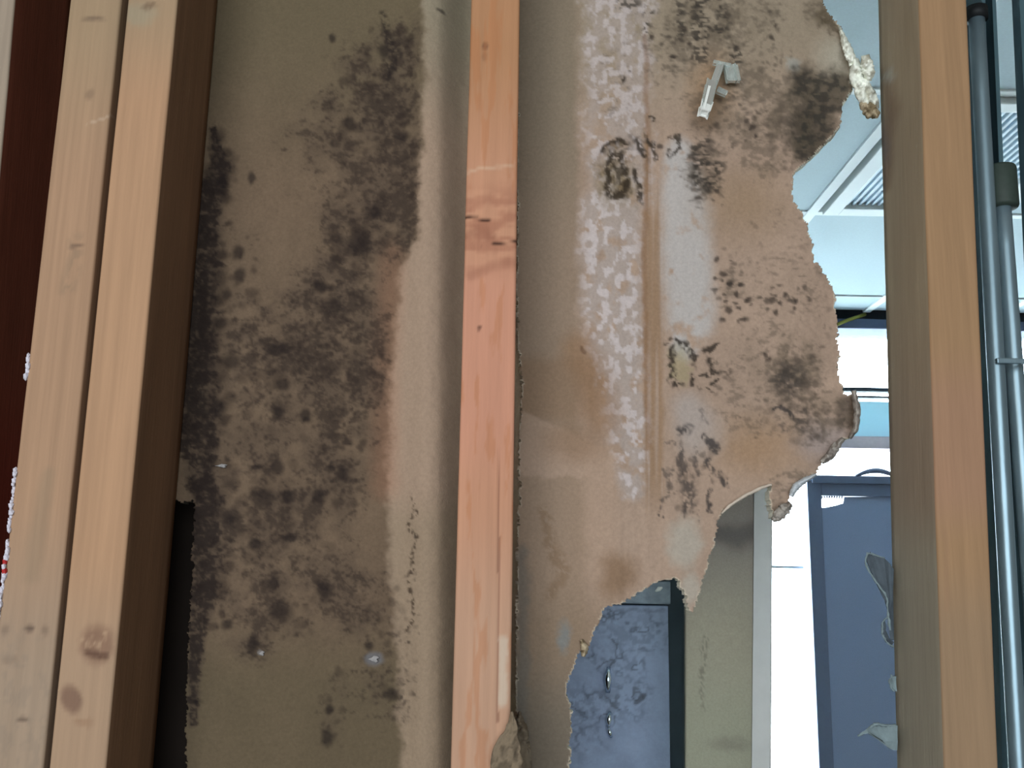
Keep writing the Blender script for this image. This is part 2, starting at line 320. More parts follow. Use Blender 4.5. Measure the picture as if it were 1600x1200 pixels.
# ------------------------------------------------------------------ board sheets
def board(name, xs, ys, Y, poly, colf, dispf, label, thick=.0125, core=None):
    """gypsum board with a torn outline; front face stained paper, core white"""
    PX, PY = np.meshgrid(xs, ys)
    W3 = un(PX, PY, Y); nz = W3.shape[0]; nx = W3.shape[1]
    ok = (W3[..., 2] > 0.0) & (W3[..., 2] < ZC)
    # inside test at cell centres
    cx = (PX[:-1, :-1]+PX[1:, 1:])/2; cy = (PY[:-1, :-1]+PY[1:, 1:])/2
    rag = (fbm(cx/3.2, cy/3.2, 40, 2)-.5)*5+(fbm(cx/14, cy/14, 44, 2)-.5)*8
    rag = np.where((cy > -60) & (cy < 1260), rag, 0)
    ins = np.zeros(cx.shape, bool); pl = np.array(poly, float); qx = cx+rag; qy = cy-rag
    j = len(pl)-1
    for i in range(len(pl)):
        xi, yi = pl[i]; xj, yj = pl[j]
        c = ((yi > qy) != (yj > qy)) & (qx < (xj-xi)*(qy-yi)/(yj-yi+1e-9)+xi); ins ^= c; j = i
    ins &= ok[:-1, :-1] & ok[1:, 1:] & ok[1:, :-1] & ok[:-1, 1:]
    used = np.zeros((nz, nx), bool)
    used[:-1, :-1] |= ins; used[1:, 1:] |= ins; used[1:, :-1] |= ins; used[:-1, 1:] |= ins
    idx = -np.ones((nz, nx), int); idx[used] = np.arange(used.sum()); nv = int(used.sum())
    px, py = PX[used], PY[used]; V = W3[used].copy()
    cnt = np.zeros((nz, nx)); cnt[:-1, :-1] += ins; cnt[1:, 1:] += ins; cnt[1:, :-1] += ins; cnt[:-1, 1:] += ins
    bnd = (cnt[used] < 4)
    # smooth the outline
    jx = np.where(bnd, (_rng.rand(nv)-.5)*.0012, 0); V[:, 0] += jx; V[:, 2] += np.where(bnd, (_rng.rand(nv)-.5)*.0012, 0)
    V[:, 1] += dispf(px, py)
    cols = colf(px, py)
    # pale frayed fibres on the outline
    e1 = np.zeros((nz, nx), bool); b2 = (cnt < 4) & used; e1 |= b2
    fr_ = e1[used]; fn = fbm(px/9, py/9, 61)
    cols = mix(cols, lin(205, 192, 172), np.where(fr_ & (px > 400), sst(.35, .6, fn)*.8, 0))
    B = V.copy(); B[:, 1] += thick
    V2 = np.vstack([V, B])
    q = np.argwhere(ins); a = idx[q[:, 0], q[:, 1]]; b = idx[q[:, 0], q[:, 1]+1]; c = idx[q[:, 0]+1, q[:, 1]+1]; d = idx[q[:, 0]+1, q[:, 1]]
    fr = np.stack([a, d, c, b], 1); bk = np.stack([a, b, c, d], 1)+nv
    sd = []
    I = np.zeros((nz+1, nx+1), bool); I[1:nz, 1:nx] = ins      # padded
    for (di, dj, pa, pb) in ((-1, 0, (0, 0), (0, 1)), (1, 0, (1, 1), (1, 0)), (0, -1, (1, 0), (0, 0)), (0, 1, (0, 1), (1, 1))):
        nb = I[1+di:nz+di, 1+dj:nx+dj]; e = np.argwhere(ins & ~nb)
        va = idx[e[:, 0]+pa[0], e[:, 1]+pa[1]]; vb = idx[e[:, 0]+pb[0], e[:, 1]+pb[1]]
        sd.append(np.stack([va, vb, vb+nv, va+nv], 1))
    sd = np.vstack(sd)
    me = bpy.data.meshes.new(name); allf = np.vstack([fr, bk, sd])
    me.vertices.add(len(V2)); me.vertices.foreach_set('co', V2.astype(np.float32).ravel())
    me.loops.add(allf.size); me.loops.foreach_set('vertex_index', allf.astype(np.int32).ravel())
    me.polygons.add(len(allf)); me.polygons.foreach_set('loop_start', np.arange(0, allf.size, 4, dtype=np.int32))
    me.polygons.foreach_set('use_smooth', np.r_[np.ones(len(fr), bool), np.zeros(len(bk)+len(sd), bool)])
    me.polygons.foreach_set('material_index', np.r_[np.zeros(len(fr), np.int32), np.ones(len(bk)+len(sd), np.int32)])
    at = me.color_attributes.new('stain', 'FLOAT_COLOR', 'POINT'); cc = np.ones((len(V2), 4), np.float32); cc[:nv, :3] = cols; cc[nv:, :3] = cols
    at.data.foreach_set('color', cc.ravel()); me.update(calc_edges=True); me.validate()
    o = link(name, me, [M_paper, core or M_gyp]); thing(o, label, 'drywall'); return o
def grow(start, end, step, g=1.35):
    out = []; v = start; s = step; sg = 1 if end > start else -1
    while (v-end)*sg < 0: v += sg*s; s = s*g; out.append(v)
    return out
ys = np.array(sorted(grow(-40, -1100, 4)) + list(np.arange(-40, 1240, 2.3)) + grow(1240, 7200, 4))

MOLD = lin(48, 43, 44, 1.0); MOLDB = lin(74, 62, 52); MOLDG = lin(60, 62, 68)
def speckle(p, s1, s2, sd): return fbm(p.x/s1, p.y/s2, sd, 3)
def left_cols(x, y):
    p = Paint(x, y, 3); n1 = fbm(x/60, y/60, 2); n2 = fbm(x/5, y/5, 4, 3); n3 = fbm(x/12, y/9, 7, 3)
    c = np.ones(x.shape+(3,))*lin(142, 125, 104)
    c = c*(1+.30*(n1-.5))[..., None]*(1+.16*(n2-.5))[..., None]
    c = mix(c, lin(130, 124, 98), .7*(1-sst(0, 330, y)))              # greenish grey top: lens falloff painted into the paper
    c = mix(c, lin(118, 112, 88), .6*sst(930, 1080, y))
    # clean paper beside the centre stud, with its stain front
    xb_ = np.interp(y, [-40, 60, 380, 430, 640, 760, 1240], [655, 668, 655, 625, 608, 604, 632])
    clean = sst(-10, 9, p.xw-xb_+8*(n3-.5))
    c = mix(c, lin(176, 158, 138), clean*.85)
    c = mix(c, lin(168, 128, 104), .45*p.path([(612, 400), (600, 560), (600, 760)], 20, .9))
    c = mix(c, lin(150, 138, 116), .6*clean*sst(750, 830, y)); c = mix(c, lin(138, 142, 122), .6*clean*(1-sst(0, 260, y)))  # same greenish falloff painted on top of the clean strip
    # mould density
    q = np.ones_like(x)
    for b in ((600, 110, 60, 60, .8), (640, 60, 24, 45, .6), (560, 190, 70, 80, .7), (620, 250, 45, 100, .8), (585, 330, 70, 80, .75), (545, 400, 45, 70, .75), (515, 470, 65, 50, .8),
              (500, 540, 105, 80, .7), (560, 600, 60, 90, .7), (430, 560, 90, 80, .5), (530, 690, 50, 80, .55), (515, 770, 65, 50, .6), (440, 700, 80, 70, .35), (400, 790, 100, 80, .6),
              (440, 870, 120, 70, .55), (440, 950, 70, 60, .5), (530, 930, 60, 55, .5), (590, 1000, 60, 90, .5), (395, 1005, 30, 40, .6), (620, 1090, 40, 60, .35), (520, 1110, 30, 70, .45),
              (640, 340, 22, 60, .6), (480, 240, 60, 80, .35), (400, 640, 80, 120, .3), (390, 430, 60, 120, .25), (360, 900, 50, 100, .4)):
        q = q*(1-b[4]*p.blob(*b[:4], soft=.85, warp=.8)*(.35+.65*sst(.2, .7, p.w1+.5)))
    d = (1-q)*(1-sst(-14, 8, p.xw-xb_-2+14*(n3-.5))*(y < 720))
    edge = p.path([(330, 200, 5), (345, 262, 18), (322, 330, 28), (312, 420, 34), (303, 520, 38), (306, 640, 40), (322, 760, 28), (322, 860, 30), (314, 950, 22), (305, 1040, 12), (300, 1130, 8)], 30, .65, .8)
    d = np.maximum(d, .85*edge)
    c = mix(c, lin(104, 92, 80), .66*sst(.1, .8, d))
    fine = .42*fbm(x/16, y/12, 7, 3)+.33*fbm(x/6, y/5, 21, 2)+.25*fbm(x/3, y/3, 25, 2)
    c = mix(c, lin(64, 56, 52), .60*sst(-.03, .20, d*.36-(1-fine)+.33)*sst(.04, .3, d))
    c = mix(c, MOLD, .55*sst(0, .25, edge*.5-(1-fine)+.22))
    sp = np.zeros_like(x)
    for b in ((600, 80, 10, 12), (545, 195, 9, 12), (628, 215, 12, 8), (560, 380, 18, 26), (585, 330, 10, 10), (520, 480, 16, 14), (500, 448, 12, 8), (350, 290, 9, 16), (392, 280, 6, 9),
              (375, 430, 8, 12), (372, 395, 10, 10), (356, 460, 8, 9), (345, 505, 12, 9), (360, 565, 16, 12), (435, 545, 18, 9), (440, 600, 12, 10), (477, 650, 8, 10), (435, 642, 10, 14),
              (518, 730, 6, 7), (498, 775, 10, 12), (540, 690, 8, 6), (536, 740, 10, 12), (432, 728, 9, 13), (412, 780, 18, 16), (450, 775, 9, 12), (360, 810, 12, 12), (400, 850, 12, 8), (452, 840, 14, 7),
              (505, 920, 12, 16), (438, 957, 16, 18), (396, 1008, 9, 17), (355, 975, 8, 8), (428, 912, 8, 10), (340, 635, 12, 12), (300, 1095, 14, 5), (575, 1010, 7, 7), (612, 1085, 12, 9), (512, 1152, 10, 14),
              (515, 1108, 6, 8), (520, 60, 6, 6), (650, 840, 3, 3), (626, 1088, 3, 3), (400, 730, 10, 4), (690, 22, 7, 3), (640, 1002, 3, 3)):
        sp = np.maximum(sp, p.blob(*b, soft=.55, warp=.45))
    c = mix(c, MOLD*.9, .72*sp)
    sc_ = p.spots([(610, 90, 45, 60, 34, 2.5, 8, 1, 0, .7), (560, 190, 60, 70, 46, 3, 9, 1.2, 0, .6), (620, 250, 35, 90, 50, 3, 9, 1, 1.5, .65), (575, 340, 60, 60, 40, 3, 9, 1.2, 0, .65), (545, 400, 34, 60, 30, 4, 11, 1.2, 1.2, .75),
        (515, 475, 60, 40, 40, 3, 9, 1.2, 0, .7), (500, 550, 100, 60, 110, 2.5, 7.5, 1.3, 0, .7), (560, 610, 40, 60, 40, 2.5, 6, 1, 0, .6), (420, 560, 60, 60, 34, 4, 10, 1.2, 0, .6), (530, 700, 40, 60, 30, 2.5, 8, 1, 1, .7),
        (515, 770, 55, 35, 30, 3, 8, 1, 0, .7), (430, 690, 70, 70, 24, 3, 9, 1, 0, .45), (400, 790, 70, 60, 34, 4, 13, 1, 0, .5), (430, 860, 90, 60, 40, 3, 12, 1.2, 0, .4), (450, 950, 70, 50, 24, 4, 13, 1, 0, .5),
        (590, 970, 45, 80, 50, 2.5, 7, 1, 1, .5), (625, 1080, 25, 50, 24, 2, 5, 1, 0, .55), (520, 1110, 24, 70, 20, 3, 8, 1, 1, .5), (390, 640, 60, 60, 22, 3, 9, 1, 0, .5), (370, 440, 40, 90, 26, 4, 10, 1, 0, .6),
        (335, 300, 34, 90, 44, 5, 14, 1, 1.4, .8), (320, 460, 34, 100, 50, 5, 16, 1, 1.4, .85), (320, 620, 40, 90, 50, 5, 15, 1, 1.4, .85), (335, 780, 36, 90, 46, 5, 14, 1, 1.4, .8), (330, 910, 30, 70, 30, 5, 13, 1, 1.4, .75), (640, 960, 18, 90, 16, 2, 4, 1, 0, .5)], 8)
    c = mix(c, lin(58, 50, 47), .85*sc_)
    tr = p.path([(643, 770), (648, 800), (640, 822), (655, 840), (644, 870), (640, 915), (645, 960), (635, 985)], 3.2, .6, .7)*sst(.42, .6, n2)
    c = mix(c, MOLDB*.8, .8*tr)
    c = mix(c, MOLD, .7*p.path([(598, 20, 5), (606, 55, 7), (620, 85, 9), (606, 120, 7)], 9, .7)*sst(.3, .6, n2))
    c = mix(c, lin(140, 145, 150), .8*p.blob(584, 1030, 14, 10, soft=.4, warp=.4))
    c = mix(c, lin(160, 160, 158), .9*p.blob(408, 1020, 4, 4, soft=.4, warp=.2))
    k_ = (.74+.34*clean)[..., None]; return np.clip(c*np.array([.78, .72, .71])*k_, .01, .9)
def left_disp(x, y):
    b = -.009*np.exp(-((x-668)/30)**2)                      # long soft bulge beside the centre stud
    roll_ = .022*sst(684, 738, x)
    return b+roll_+(fbm(x/70, y/110, 31)-.5)*.004+(fbm(x/9, y/9, 33, 3)-.5)*.0009
xsL = np.array(sorted(grow(270, -2800, 4)) + list(np.arange(270, 742, 2.3)) + [760, 790, 820, 850])
left_poly = [(-4000, -2000), (852, -2000), (852, 9000), (240, 9000), (282, 1300), (290, 1200), (292, 1080), (296, 960), (300, 860), (303, 800), (300, 783), (262, 781), (-4000, 781)]
bd_l = board('drywall_sheet', xsL, ys, YW, left_poly, left_cols, left_disp, 'mouldy brown drywall backing between the left double stud and the centre stud', core=mat('dark_gypsum_core', lin(92, 84, 74), rough=.95, var=.2, scale=200))  # left sheet gets a darker gypsum core
for nm, pxy, s in (('plaster_chip', (346, 728), (.0040, .0013)), ('plaster_chip', (584, 1030), (.0034, .0022)), ('plaster_chip', (409, 1021), (.0018, .0016))):
    bm = bmesh.new(); bmesh.ops.create_icosphere(bm, subdivisions=2, radius=1)
    ctr = un(*pxy, YW-.001)
    for v in bm.verts:
        f = 1+.35*math.sin(v.co.x*5+v.co.z*7)
        v.co = Vector((ctr[0]+v.co.x*s[0]*f, ctr[1]+v.co.y*.0012, ctr[2]+v.co.z*s[1]*f))
    me = bpy.data.meshes.new(nm); bm.to_mesh(me); bm.free(); link(nm, me, mat('dull_plaster', lin(150, 148, 148), rough=.9, var=.2, scale=400), bd_l)

def right_cols(x, y):
    p = Paint(x, y, 50); n1 = fbm(x/70, y/70, 12); n2 = fbm(x/5, y/5, 14, 3); n3 = fbm(x/10, y/7, 17, 3); n4 = fbm(x/18, y/22, 19, 4)
    st = fbm(x/9, y/220, 23, 3)
    c = np.ones(x.shape+(3,))*lin(176, 150, 130)
    c = c*(1+.26*(n1-.5))[..., None]*(1+.14*(n2-.5))[..., None]*(1+.22*(st-.5)*(1-sst(1000, 1120, x)))[..., None]
    c = mix(c, lin(150, 140, 118), .6*(1-sst(30, 260, y)))
    c = mix(c, lin(150, 128, 107), .75*p.band(800, 904, -900, 690, 12, 30, 1.2))                     # tan stripe by the stud
    c = mix(c, lin(140, 126, 106), .6*p.band(800, 900, -900, 300, 7, 120, .5))
    # white bloom
    ef = np.maximum(p.band(915, 1016, -900, 330, 12, 20, 1.6)*.75, p.path([(955, 330, 46), (955, 420, 46), (960, 520, 44), (975, 620, 36), (985, 690, 30), (985, 760, 22)], 40, .35, .9))
    c = mix(c, lin(180, 164, 154), .85*ef*sst(.25, .5, n4))
    c = mix(c, lin(212, 198, 194), .75*ef*sst(.5, .62, fbm(x/9, y/11, 90, 3)))
    ef2 = p.path([(1060, 240, 22), (1070, 330, 36), (1075, 420, 38), (1080, 500, 34), (1070, 540, 20)], 30, .5, .7)
    c = mix(c, lin(192, 184, 178), .9*ef2*sst(.15, .4, n4))
    c = mix(c, lin(180, 168, 160), .7*p.path([(1075, 640, 24), (1095, 680, 34)], 20, .7))
    c = mix(c, lin(182, 174, 160), .7*np.maximum(p.blob(1070, 850, 26, 40, .5), p.blob(1078, 920, 16, 24, .5)))
    # tan streaks down the middle
    c = mix(c, lin(150, 116, 82), .6*p.band(1006, 1036, 200, 780, 5, 60, .35)*sst(.3, .6, fbm(x/4, y/200, 27, 2)))
    c = mix(c, lin(138, 100, 68), .5*p.path([(1008, 60), (1012, 200), (1006, 400), (1012, 700)], 4, .8, .4))
    c = mix(c, lin(148, 110, 76), .55*p.path([(905, 545), (930, 600), (945, 650)], 26, .8))
    c = mix(c, lin(140, 108, 80), .45*p.band(812, 930, 560, 655, 8, 14, .5))
    # pale wedge with slanted upper limit
    lim = 642+(x-820)*.46
    wedge = sst(-3, 6, p.yw*.35+y*.65-lim)*(1-sst(945, 985, p.xw))*sst(812, 818, x)
    c = mix(c, lin(180, 152, 130), .75*wedge*(1-sst(880, 1000, y)))
    c = mix(c, lin(156, 132, 110), .7*sst(742, 750, p.yw)*(1-sst(900, 930, p.xw)))
    c = mix(c, lin(146, 124, 102), .7*sst(880, 1000, p.yw)*(1-sst(940, 990, x)))
    c = mix(c, lin(122, 112, 98), .8*sst(980, 1140, p.yw))
    c = mix(c, lin(140, 108, 80), .5*p.blob(900, 690, 50, 30, .8)); c = mix(c, lin(162, 124, 84), .5*p.blob(1180, 700, 60, 40, .9))
    c = mix(c, lin(172, 128, 86), .5*p.blob(1110, 140, 30, 50, .8)); c = mix(c, lin(150, 122, 90), .5*p.blob(1160, 320, 60, 50, .9))
    c = mix(c, lin(134, 106, 80), .5*p.path([(850, 800), (865, 860), (880, 895), (862, 930)], 9, .7, .9)*sst(.4, .6, n2+.1))
    c = mix(c, lin(128, 96, 66), .6*p.blob(965, 900, 28, 34, .6))
    c = mix(c, lin(132, 140, 140), .65*p.blob(880, 992, 10, 22, .6)); c = mix(c, lin(112, 110, 104), .55*p.path([(817, 860), (816, 1000), (812, 1160)], 10, .8, .8))
    c = mix(c, lin(176, 176, 168), .6*p.blob(1240, 100, 10, 12, .6)); c = mix(c, lin(176, 168, 150), .7*p.blob(1310, 90, 30, 30, .8))
    c = mix(c, lin(160, 150, 150), .5*p.blob(1290, 690, 40, 30, .6))
    # mottled mould field on the right
    d = np.zeros_like(x)
    for b in ((1110, 40, 90, 60, .60), (1060, 60, 40, 60, .42), (1120, 170, 60, 70, .46), (1165, 160, 60, 90, .5), (1100, 265, 34, 50, .62), (1290, 20, 40, 30, .6), (1200, 30, 40, 40, .4),
              (1245, 190, 50, 60, .72), (1190, 240, 45, 50, .5), (1240, 340, 50, 60, .26), (1150, 450, 40, 50, .4), (1230, 450, 80, 70, .3), (1240, 580, 50, 60, .6),
              (1270, 640, 60, 60, .48), (1200, 560, 70, 60, .42), (1180, 640, 70, 50, .36), (1320, 640, 30, 30, .6), (960, 130, 40, 100, .26), (1250, 750, 60, 30, .35), (1210, 800, 24, 26, .5), (1100, 90, 120, 90, .36)):
        d = np.maximum(d, b[4]*p.blob(*b[:4], soft=.6))
    c = mix(c, lin(112, 98, 80), .55*sst(.2, .7, d)*sst(.3, .6, n4))
    dash = fbm(x/9, y/5.5, 71, 3)*.5+n2*.3+fbm(x/30, y/26, 73, 3)*.2
    c = mix(c, lin(96, 84, 72), .5*sst(.58, .76, dash+.36*d-.03)*sst(.1, .3, d))
    # dense dark patches
    big = np.maximum.reduce([p.blob(1288, 150, 42, 42, .4), p.blob(1272, 195, 36, 45, .45), p.blob(1262, 228, 22, 24, .45), p.blob(1255, 130, 24, 30, .6), p.blob(1311, 130, 16, 18, .4)])
    c = mix(c, lin(76, 68, 56), .80*big); c = mix(c, lin(54, 52, 48), .7*big*sst(.42, .62, n3))
    c = mix(c, lin(82, 70, 52), .7*p.blob(1305, 25, 26, 16, .6)*sst(.3, .6, n3+.1))
    c = mix(c, lin(62, 58, 56), .72*np.maximum(p.blob(1232, 592, 26, 26, .6), p.blob(1252, 657, 14, 17, .5))*sst(.25, .5, n3))
    c = mix(c, lin(78, 68, 60), .5*p.blob(1325, 640, 22, 26, .5))
    # arches and rings
    xs0, ys0 = p.xw.copy(), p.yw.copy(); p.xw = x+(p.xw-x)*2.2; p.yw = y+(p.yw-y)*2.2
    ring = np.maximum.reduce([p.path([(936, 240, 4), (946, 228, 5), (962, 224, 5), (978, 234, 3)], 4, .6), p.path([(944, 300, 3), (946, 262, 4), (955, 246, 6), (968, 246, 6), (974, 262, 6), (976, 290, 8)], 5, .6),
        p.path([(945, 305, 4), (958, 312, 5), (975, 302, 7), (972, 285, 8)], 5, .6), p.blob(963, 276, 13, 26, .5)*.85, p.path([(992, 225, 5), (998, 232, 4), (1006, 245, 3)], 4, .7),
        p.path([(993, 262, 3), (996, 290, 4), (998, 314, 5)], 4, .6), p.path([(1005, 218, 3), (1018, 232, 4), (1020, 245, 3)], 3, .7), p.blob(975, 128, 7, 6, .5),
        p.path([(1040, 215, 3), (1055, 215, 5), (1060, 232, 3), (1050, 248, 4), (1041, 238, 3)], 4, .7), p.blob(1024, 188, 4, 4, .5)])
    c = mix(c, lin(132, 112, 72), .6*p.blob(960, 285, 34, 42, .6)); c = mix(c, lin(74, 62, 46), .7*p.blob(962, 268, 30, 38, .6)*sst(.4, .6, fbm(x/8, y/10, 301, 3))); c = mix(c, lin(58, 48, 38), .9*ring*sst(.22, .5, fbm(x/5, y/6, 303, 3)))
    ring2 = np.maximum.reduce([p.path([(1042, 537, 4), (1050, 529, 5), (1068, 540, 5), (1084, 556, 4), (1086, 572, 3)], 4, .6), p.path([(1052, 545, 3), (1052, 565, 5), (1050, 590, 5), (1060, 603, 6)], 5, .6),
        p.path([(1084, 585, 4), (1082, 600, 4)], 3, .6), p.path([(1100, 545, 6), (1115, 545, 4)], 4, .6), p.path([(1108, 560, 4), (1112, 575, 4), (1098, 585, 2)], 3, .7),
        p.blob(1135, 575, 14, 8, .6)*.7, p.path([(1095, 585, 2), (1120, 580, 3)], 3, .7), p.blob(1105, 612, 5, 3, .6), p.path([(1110, 600, 3), (1120, 590, 2)], 3, .7)])
    c = mix(c, lin(160, 150, 110), .5*p.blob(1066, 570, 14, 26, .5)); c = mix(c, lin(56, 48, 42), .9*ring2*sst(.25, .5, fbm(x/5, y/6, 305, 3)))
    low = np.maximum.reduce([p.path([(1068, 700, 4), (1068, 740, 10), (1074, 780, 12), (1076, 800, 8)], 8, .55)*.9, p.blob(1055, 742, 9, 12, .6)*.8, p.path([(1065, 672, 4), (1080, 672, 5)], 4, .7),
        p.path([(1104, 685, 5), (1114, 702, 6), (1116, 708, 4)], 5, .5), p.path([(1106, 720, 5), (1110, 738, 5)], 5, .6), p.path([(1088, 712, 4), (1090, 745, 4)], 4, .7)*.8, p.path([(1120, 742, 5), (1132, 755, 4)], 4, .6),
        p.path([(1108, 765, 3), (1106, 800, 3)], 3, .6), p.blob(1030, 790, 5, 7, .6)*.8, p.blob(1028, 808, 5, 3, .5), p.path([(1040, 735, 3), (1043, 765, 4)], 3, .7)*.7, p.path([(1095, 640, 2), (1102, 665, 3)], 3, .7)*.5,
        p.blob(1045, 690, 8, 4, .6)*.6, p.path([(1205, 640, 3), (1220, 636, 4), (1240, 650, 3)], 4, .6), p.blob(1216, 665, 5, 10, .6)*.7, p.path([(1094, 800, 2), (1090, 812, 3)], 3, .6)*.5])
    c = mix(c, lin(62, 58, 58), .86*low*sst(.25, .55, fbm(x/5, y/8, 307, 3)))
    p.xw, p.yw = xs0, ys0
    dots = np.zeros_like(x); rs = random.Random(5)
    for q in ((1120, 405), (1130, 428), (1118, 435), (1140, 445), (1156, 447), (1133, 472), (1140, 488), (1150, 462), (1168, 468), (1160, 500), (1137, 485), (1128, 500), (1212, 490), (1205, 470), (1218, 474), (1240, 482), (1225, 462), (1243, 470),
              (1200, 562), (1195, 555), (1030, 230), (1090, 310), (1108, 290), (1120, 300), (1068, 45), (1075, 68), (1020, 60), (1205, 60), (1212, 40), (1150, 75), (1165, 190), (1180, 215), (1175, 200), (1080, 90), (1050, 90)):
        dots = np.maximum(dots, p.blob(q[0], q[1], rs.uniform(3, 6), rs.uniform(2.5, 5), soft=.5, warp=.4, rot=rs.uniform(-.5, .8)))
    c = mix(c, lin(66, 56, 50), .8*dots)
    sc_ = p.spots([(1150, 455, 36, 50, 26, 2, 4.5, 1.6, .4, .9), (1225, 465, 40, 30, 24, 2, 4.5, 1.5, .4, .8), (1100, 35, 50, 45, 40, 2, 4, 1.9, .15, .8), (1058, 60, 22, 40, 14, 2, 4, 1.6, .1, .7), (1200, 45, 26, 40, 22, 2, 4.5, 1.2, 0, .6),
        (1160, 190, 50, 60, 46, 2, 5, 1.6, .3, .7), (1100, 260, 26, 45, 36, 2, 4.5, 1.8, .3, .9), (1110, 310, 30, 30, 10, 2, 3.5, 1.8, .2, .6), (1250, 180, 44, 70, 60, 3, 9, 1, 0, .6), (1215, 100, 30, 40, 20, 2, 5, 1, 0, .5), (1050, 90, 30, 50, 20, 1.8, 4, 1.5, .3, .6),
        (1240, 590, 44, 50, 50, 2.5, 8, 1.2, .5, .6), (1265, 650, 44, 44, 40, 2.5, 8, 1.2, .3, .6), (1200, 640, 50, 60, 30, 2, 6, 1.3, .4, .45), (1120, 590, 40, 30, 20, 2, 4, 1.5, .3, .6), (1290, 480, 18, 80, 18, 2, 5, 1, 0, .4), (1320, 650, 22, 30, 22, 2.5, 6, 1, 0, .5),
        (1080, 745, 44, 60, 26, 2, 5, 1.2, 1.4, .6), (1220, 800, 20, 20, 14, 2, 5, 1, 0, .5), (980, 240, 50, 30, 14, 2, 4, 1.3, 1.5, .6), (1180, 400, 80, 60, 20, 2, 4, 1.3, .3, .4), (1230, 250, 30, 40, 20, 2, 6, 1, 0, .5)], 9)
    c = mix(c, lin(66, 58, 52), .9*sc_)
    # rows of short dashes near the top
    rows = np.zeros_like(x)
    for (cx_, y0, y1, w) in ((1093, -40, 100, 14), (1062, 0, 60, 9), (1125, 0, 60, 10), (1097, 215, 300, 15), (1120, 250, 300, 10), (1150, 70, 130, 12), (980, 0, 20, 20), (1012, 10, 60, 8)):
        rows = np.maximum(rows, p.band(cx_-w, cx_+w, y0, y1, 5, 12, .6))
    c = mix(c, lin(64, 58, 52), .8*rows*sst(.52, .6, vn(x/6+n2*1.5, y/3.4, 80)*.6+vn(x/12, y/6, 83)*.4))
    c = mix(c, lin(90, 60, 44), .5*sst(0, 1, p.path([(908, 545, 3), (912, 552, 4)], 3)))
    return np.clip(c*np.array([.83, .86, .89]), .01, .9)
def right_disp(x, y):
    ed = .006*sst(1180, 1330, x)*(fbm(x/30, y/30, 37)-.2)
    return -.001+(fbm(x/80, y/120, 35)-.5)*.004+(fbm(x/8, y/8, 38, 3)-.5)*.0011-.003*np.exp(-((x-958)/40)**2)+ed
xsR = np.array([806]+list(np.arange(809, 1352, 2.3)))
right_poly = [(816, -2000), (1190, -2000), (1230, -400), (1262, -60), (1278, -10), (1290, 10), (1303, 28), (1316, 45), (1328, 68), (1338, 90), (1338, 105), (1330, 118), (1330, 140), (1316, 165), (1311, 200), (1292, 222), (1272, 240), (1262, 252), (1248, 262), (1238, 275),
    (1236, 300), (1243, 322), (1250, 335), (1260, 352), (1266, 370), (1269, 395), (1272, 407), (1286, 420), (1297, 440), (1303, 452), (1303, 470), (1308, 487), (1310, 510), (1307, 530), (1312, 550), (1310, 575), (1313, 595), (1317, 612), (1336, 616), (1341, 636),
    (1340, 658), (1335, 682), (1318, 686), (1312, 690), (1304, 700), (1300, 716), (1286, 720), (1280, 732), (1276, 740), (1256, 748), (1240, 757), (1238, 772), (1230, 785), (1231, 800), (1216, 810), (1206, 808), (1203, 780), (1205, 758), (1195, 760),
    (1165, 775), (1130, 797), (1122, 815), (1116, 850), (1108, 872), (1100, 900), (1094, 925), (1085, 952), (1075, 946), (1068, 925), (1060, 906), (1048, 903), (1020, 912), (1000, 925), (966, 944), (942, 950), (935, 970), (928, 990), (920, 1010), (912, 1028), (905, 1015), (898, 1035),
    (888, 1064), (886, 1088), (893, 1112), (892, 1150), (890, 1200), (886, 1400), (870, 2000), (850, 9000), (800, 9000), (806, 1240), (806, 1150), (806, 1000), (809, 860), (812, 760), (811, 700), (814, 640), (816, 600), (811, 560), (808, 500), (808, 0)]
bd_r = board('drywall_sheet', xsR, ys, YW-.016, right_poly, right_cols, right_disp, 'large torn drywall sheet with ragged right edge and black mould, right of the centre stud')

# ------------------------------------------------------------------ crumpled pieces along the torn edges
def ribbon(name, pts, m, parent, colf, amp=.004, n=46, k=12, sd=0, sag=.004):
    """pts: (px, py, width_px, Y)"""
    pts = np.array(pts, float); t = np.linspace(0, len(pts)-1, n); q = np.stack([np.interp(t, range(len(pts)), pts[:, i]) for i in range(4)], 1)
    dx = np.gradient(q[:, 0]); dy = np.gradient(q[:, 1]); L = np.hypot(dx, dy)+1e-6; nxn, nyn = -dy/L, dx/L
    V = []; C = []; 
    for i in range(n):
        for j in range(k):
            s = j/(k-1)*2-1; w = q[i, 2]/2*(1+.35*(vn(i*.45, 3.1*np.sign(s), sd)-.5))
            px = q[i, 0]+nxn[i]*s*w; py = q[i, 1]+nyn[i]*s*w
            Y = q[i, 3]+amp*(fbm(px/6., py/6., sd+2, 3)-.5)*2-sag*(1-s*s)
            V.append(un(px, py, float(Y))); C.append((px, py))
    V = np.array(V); C = np.array(C); B = V.copy(); B[:, 1] += .0014; nv = len(V); Fs = []
    for i in range(n-1):
        for j in range(k-1):
            a = i*k+j; Fs.append((a, a+k, a+k+1, a+1)); Fs.append((a+nv, a+1+nv, a+k+1+nv, a+k+nv))
    rim = [j for j in range(k)]+[i*k+k-1 for i in range(1, n)]+[(n-1)*k+j for j in range(k-2, -1, -1)]+[i*k for i in range(n-2, 0, -1)]
    for a, b in zip(rim, rim[1:]+rim[:1]): Fs.append((a, b, b+nv, a+nv))
    cols = colf(C[:, 0], C[:, 1]); cols = np.vstack([cols, cols])
    return link(name, arrmesh(name, np.vstack([V, B]), Fs, cols), m, parent)
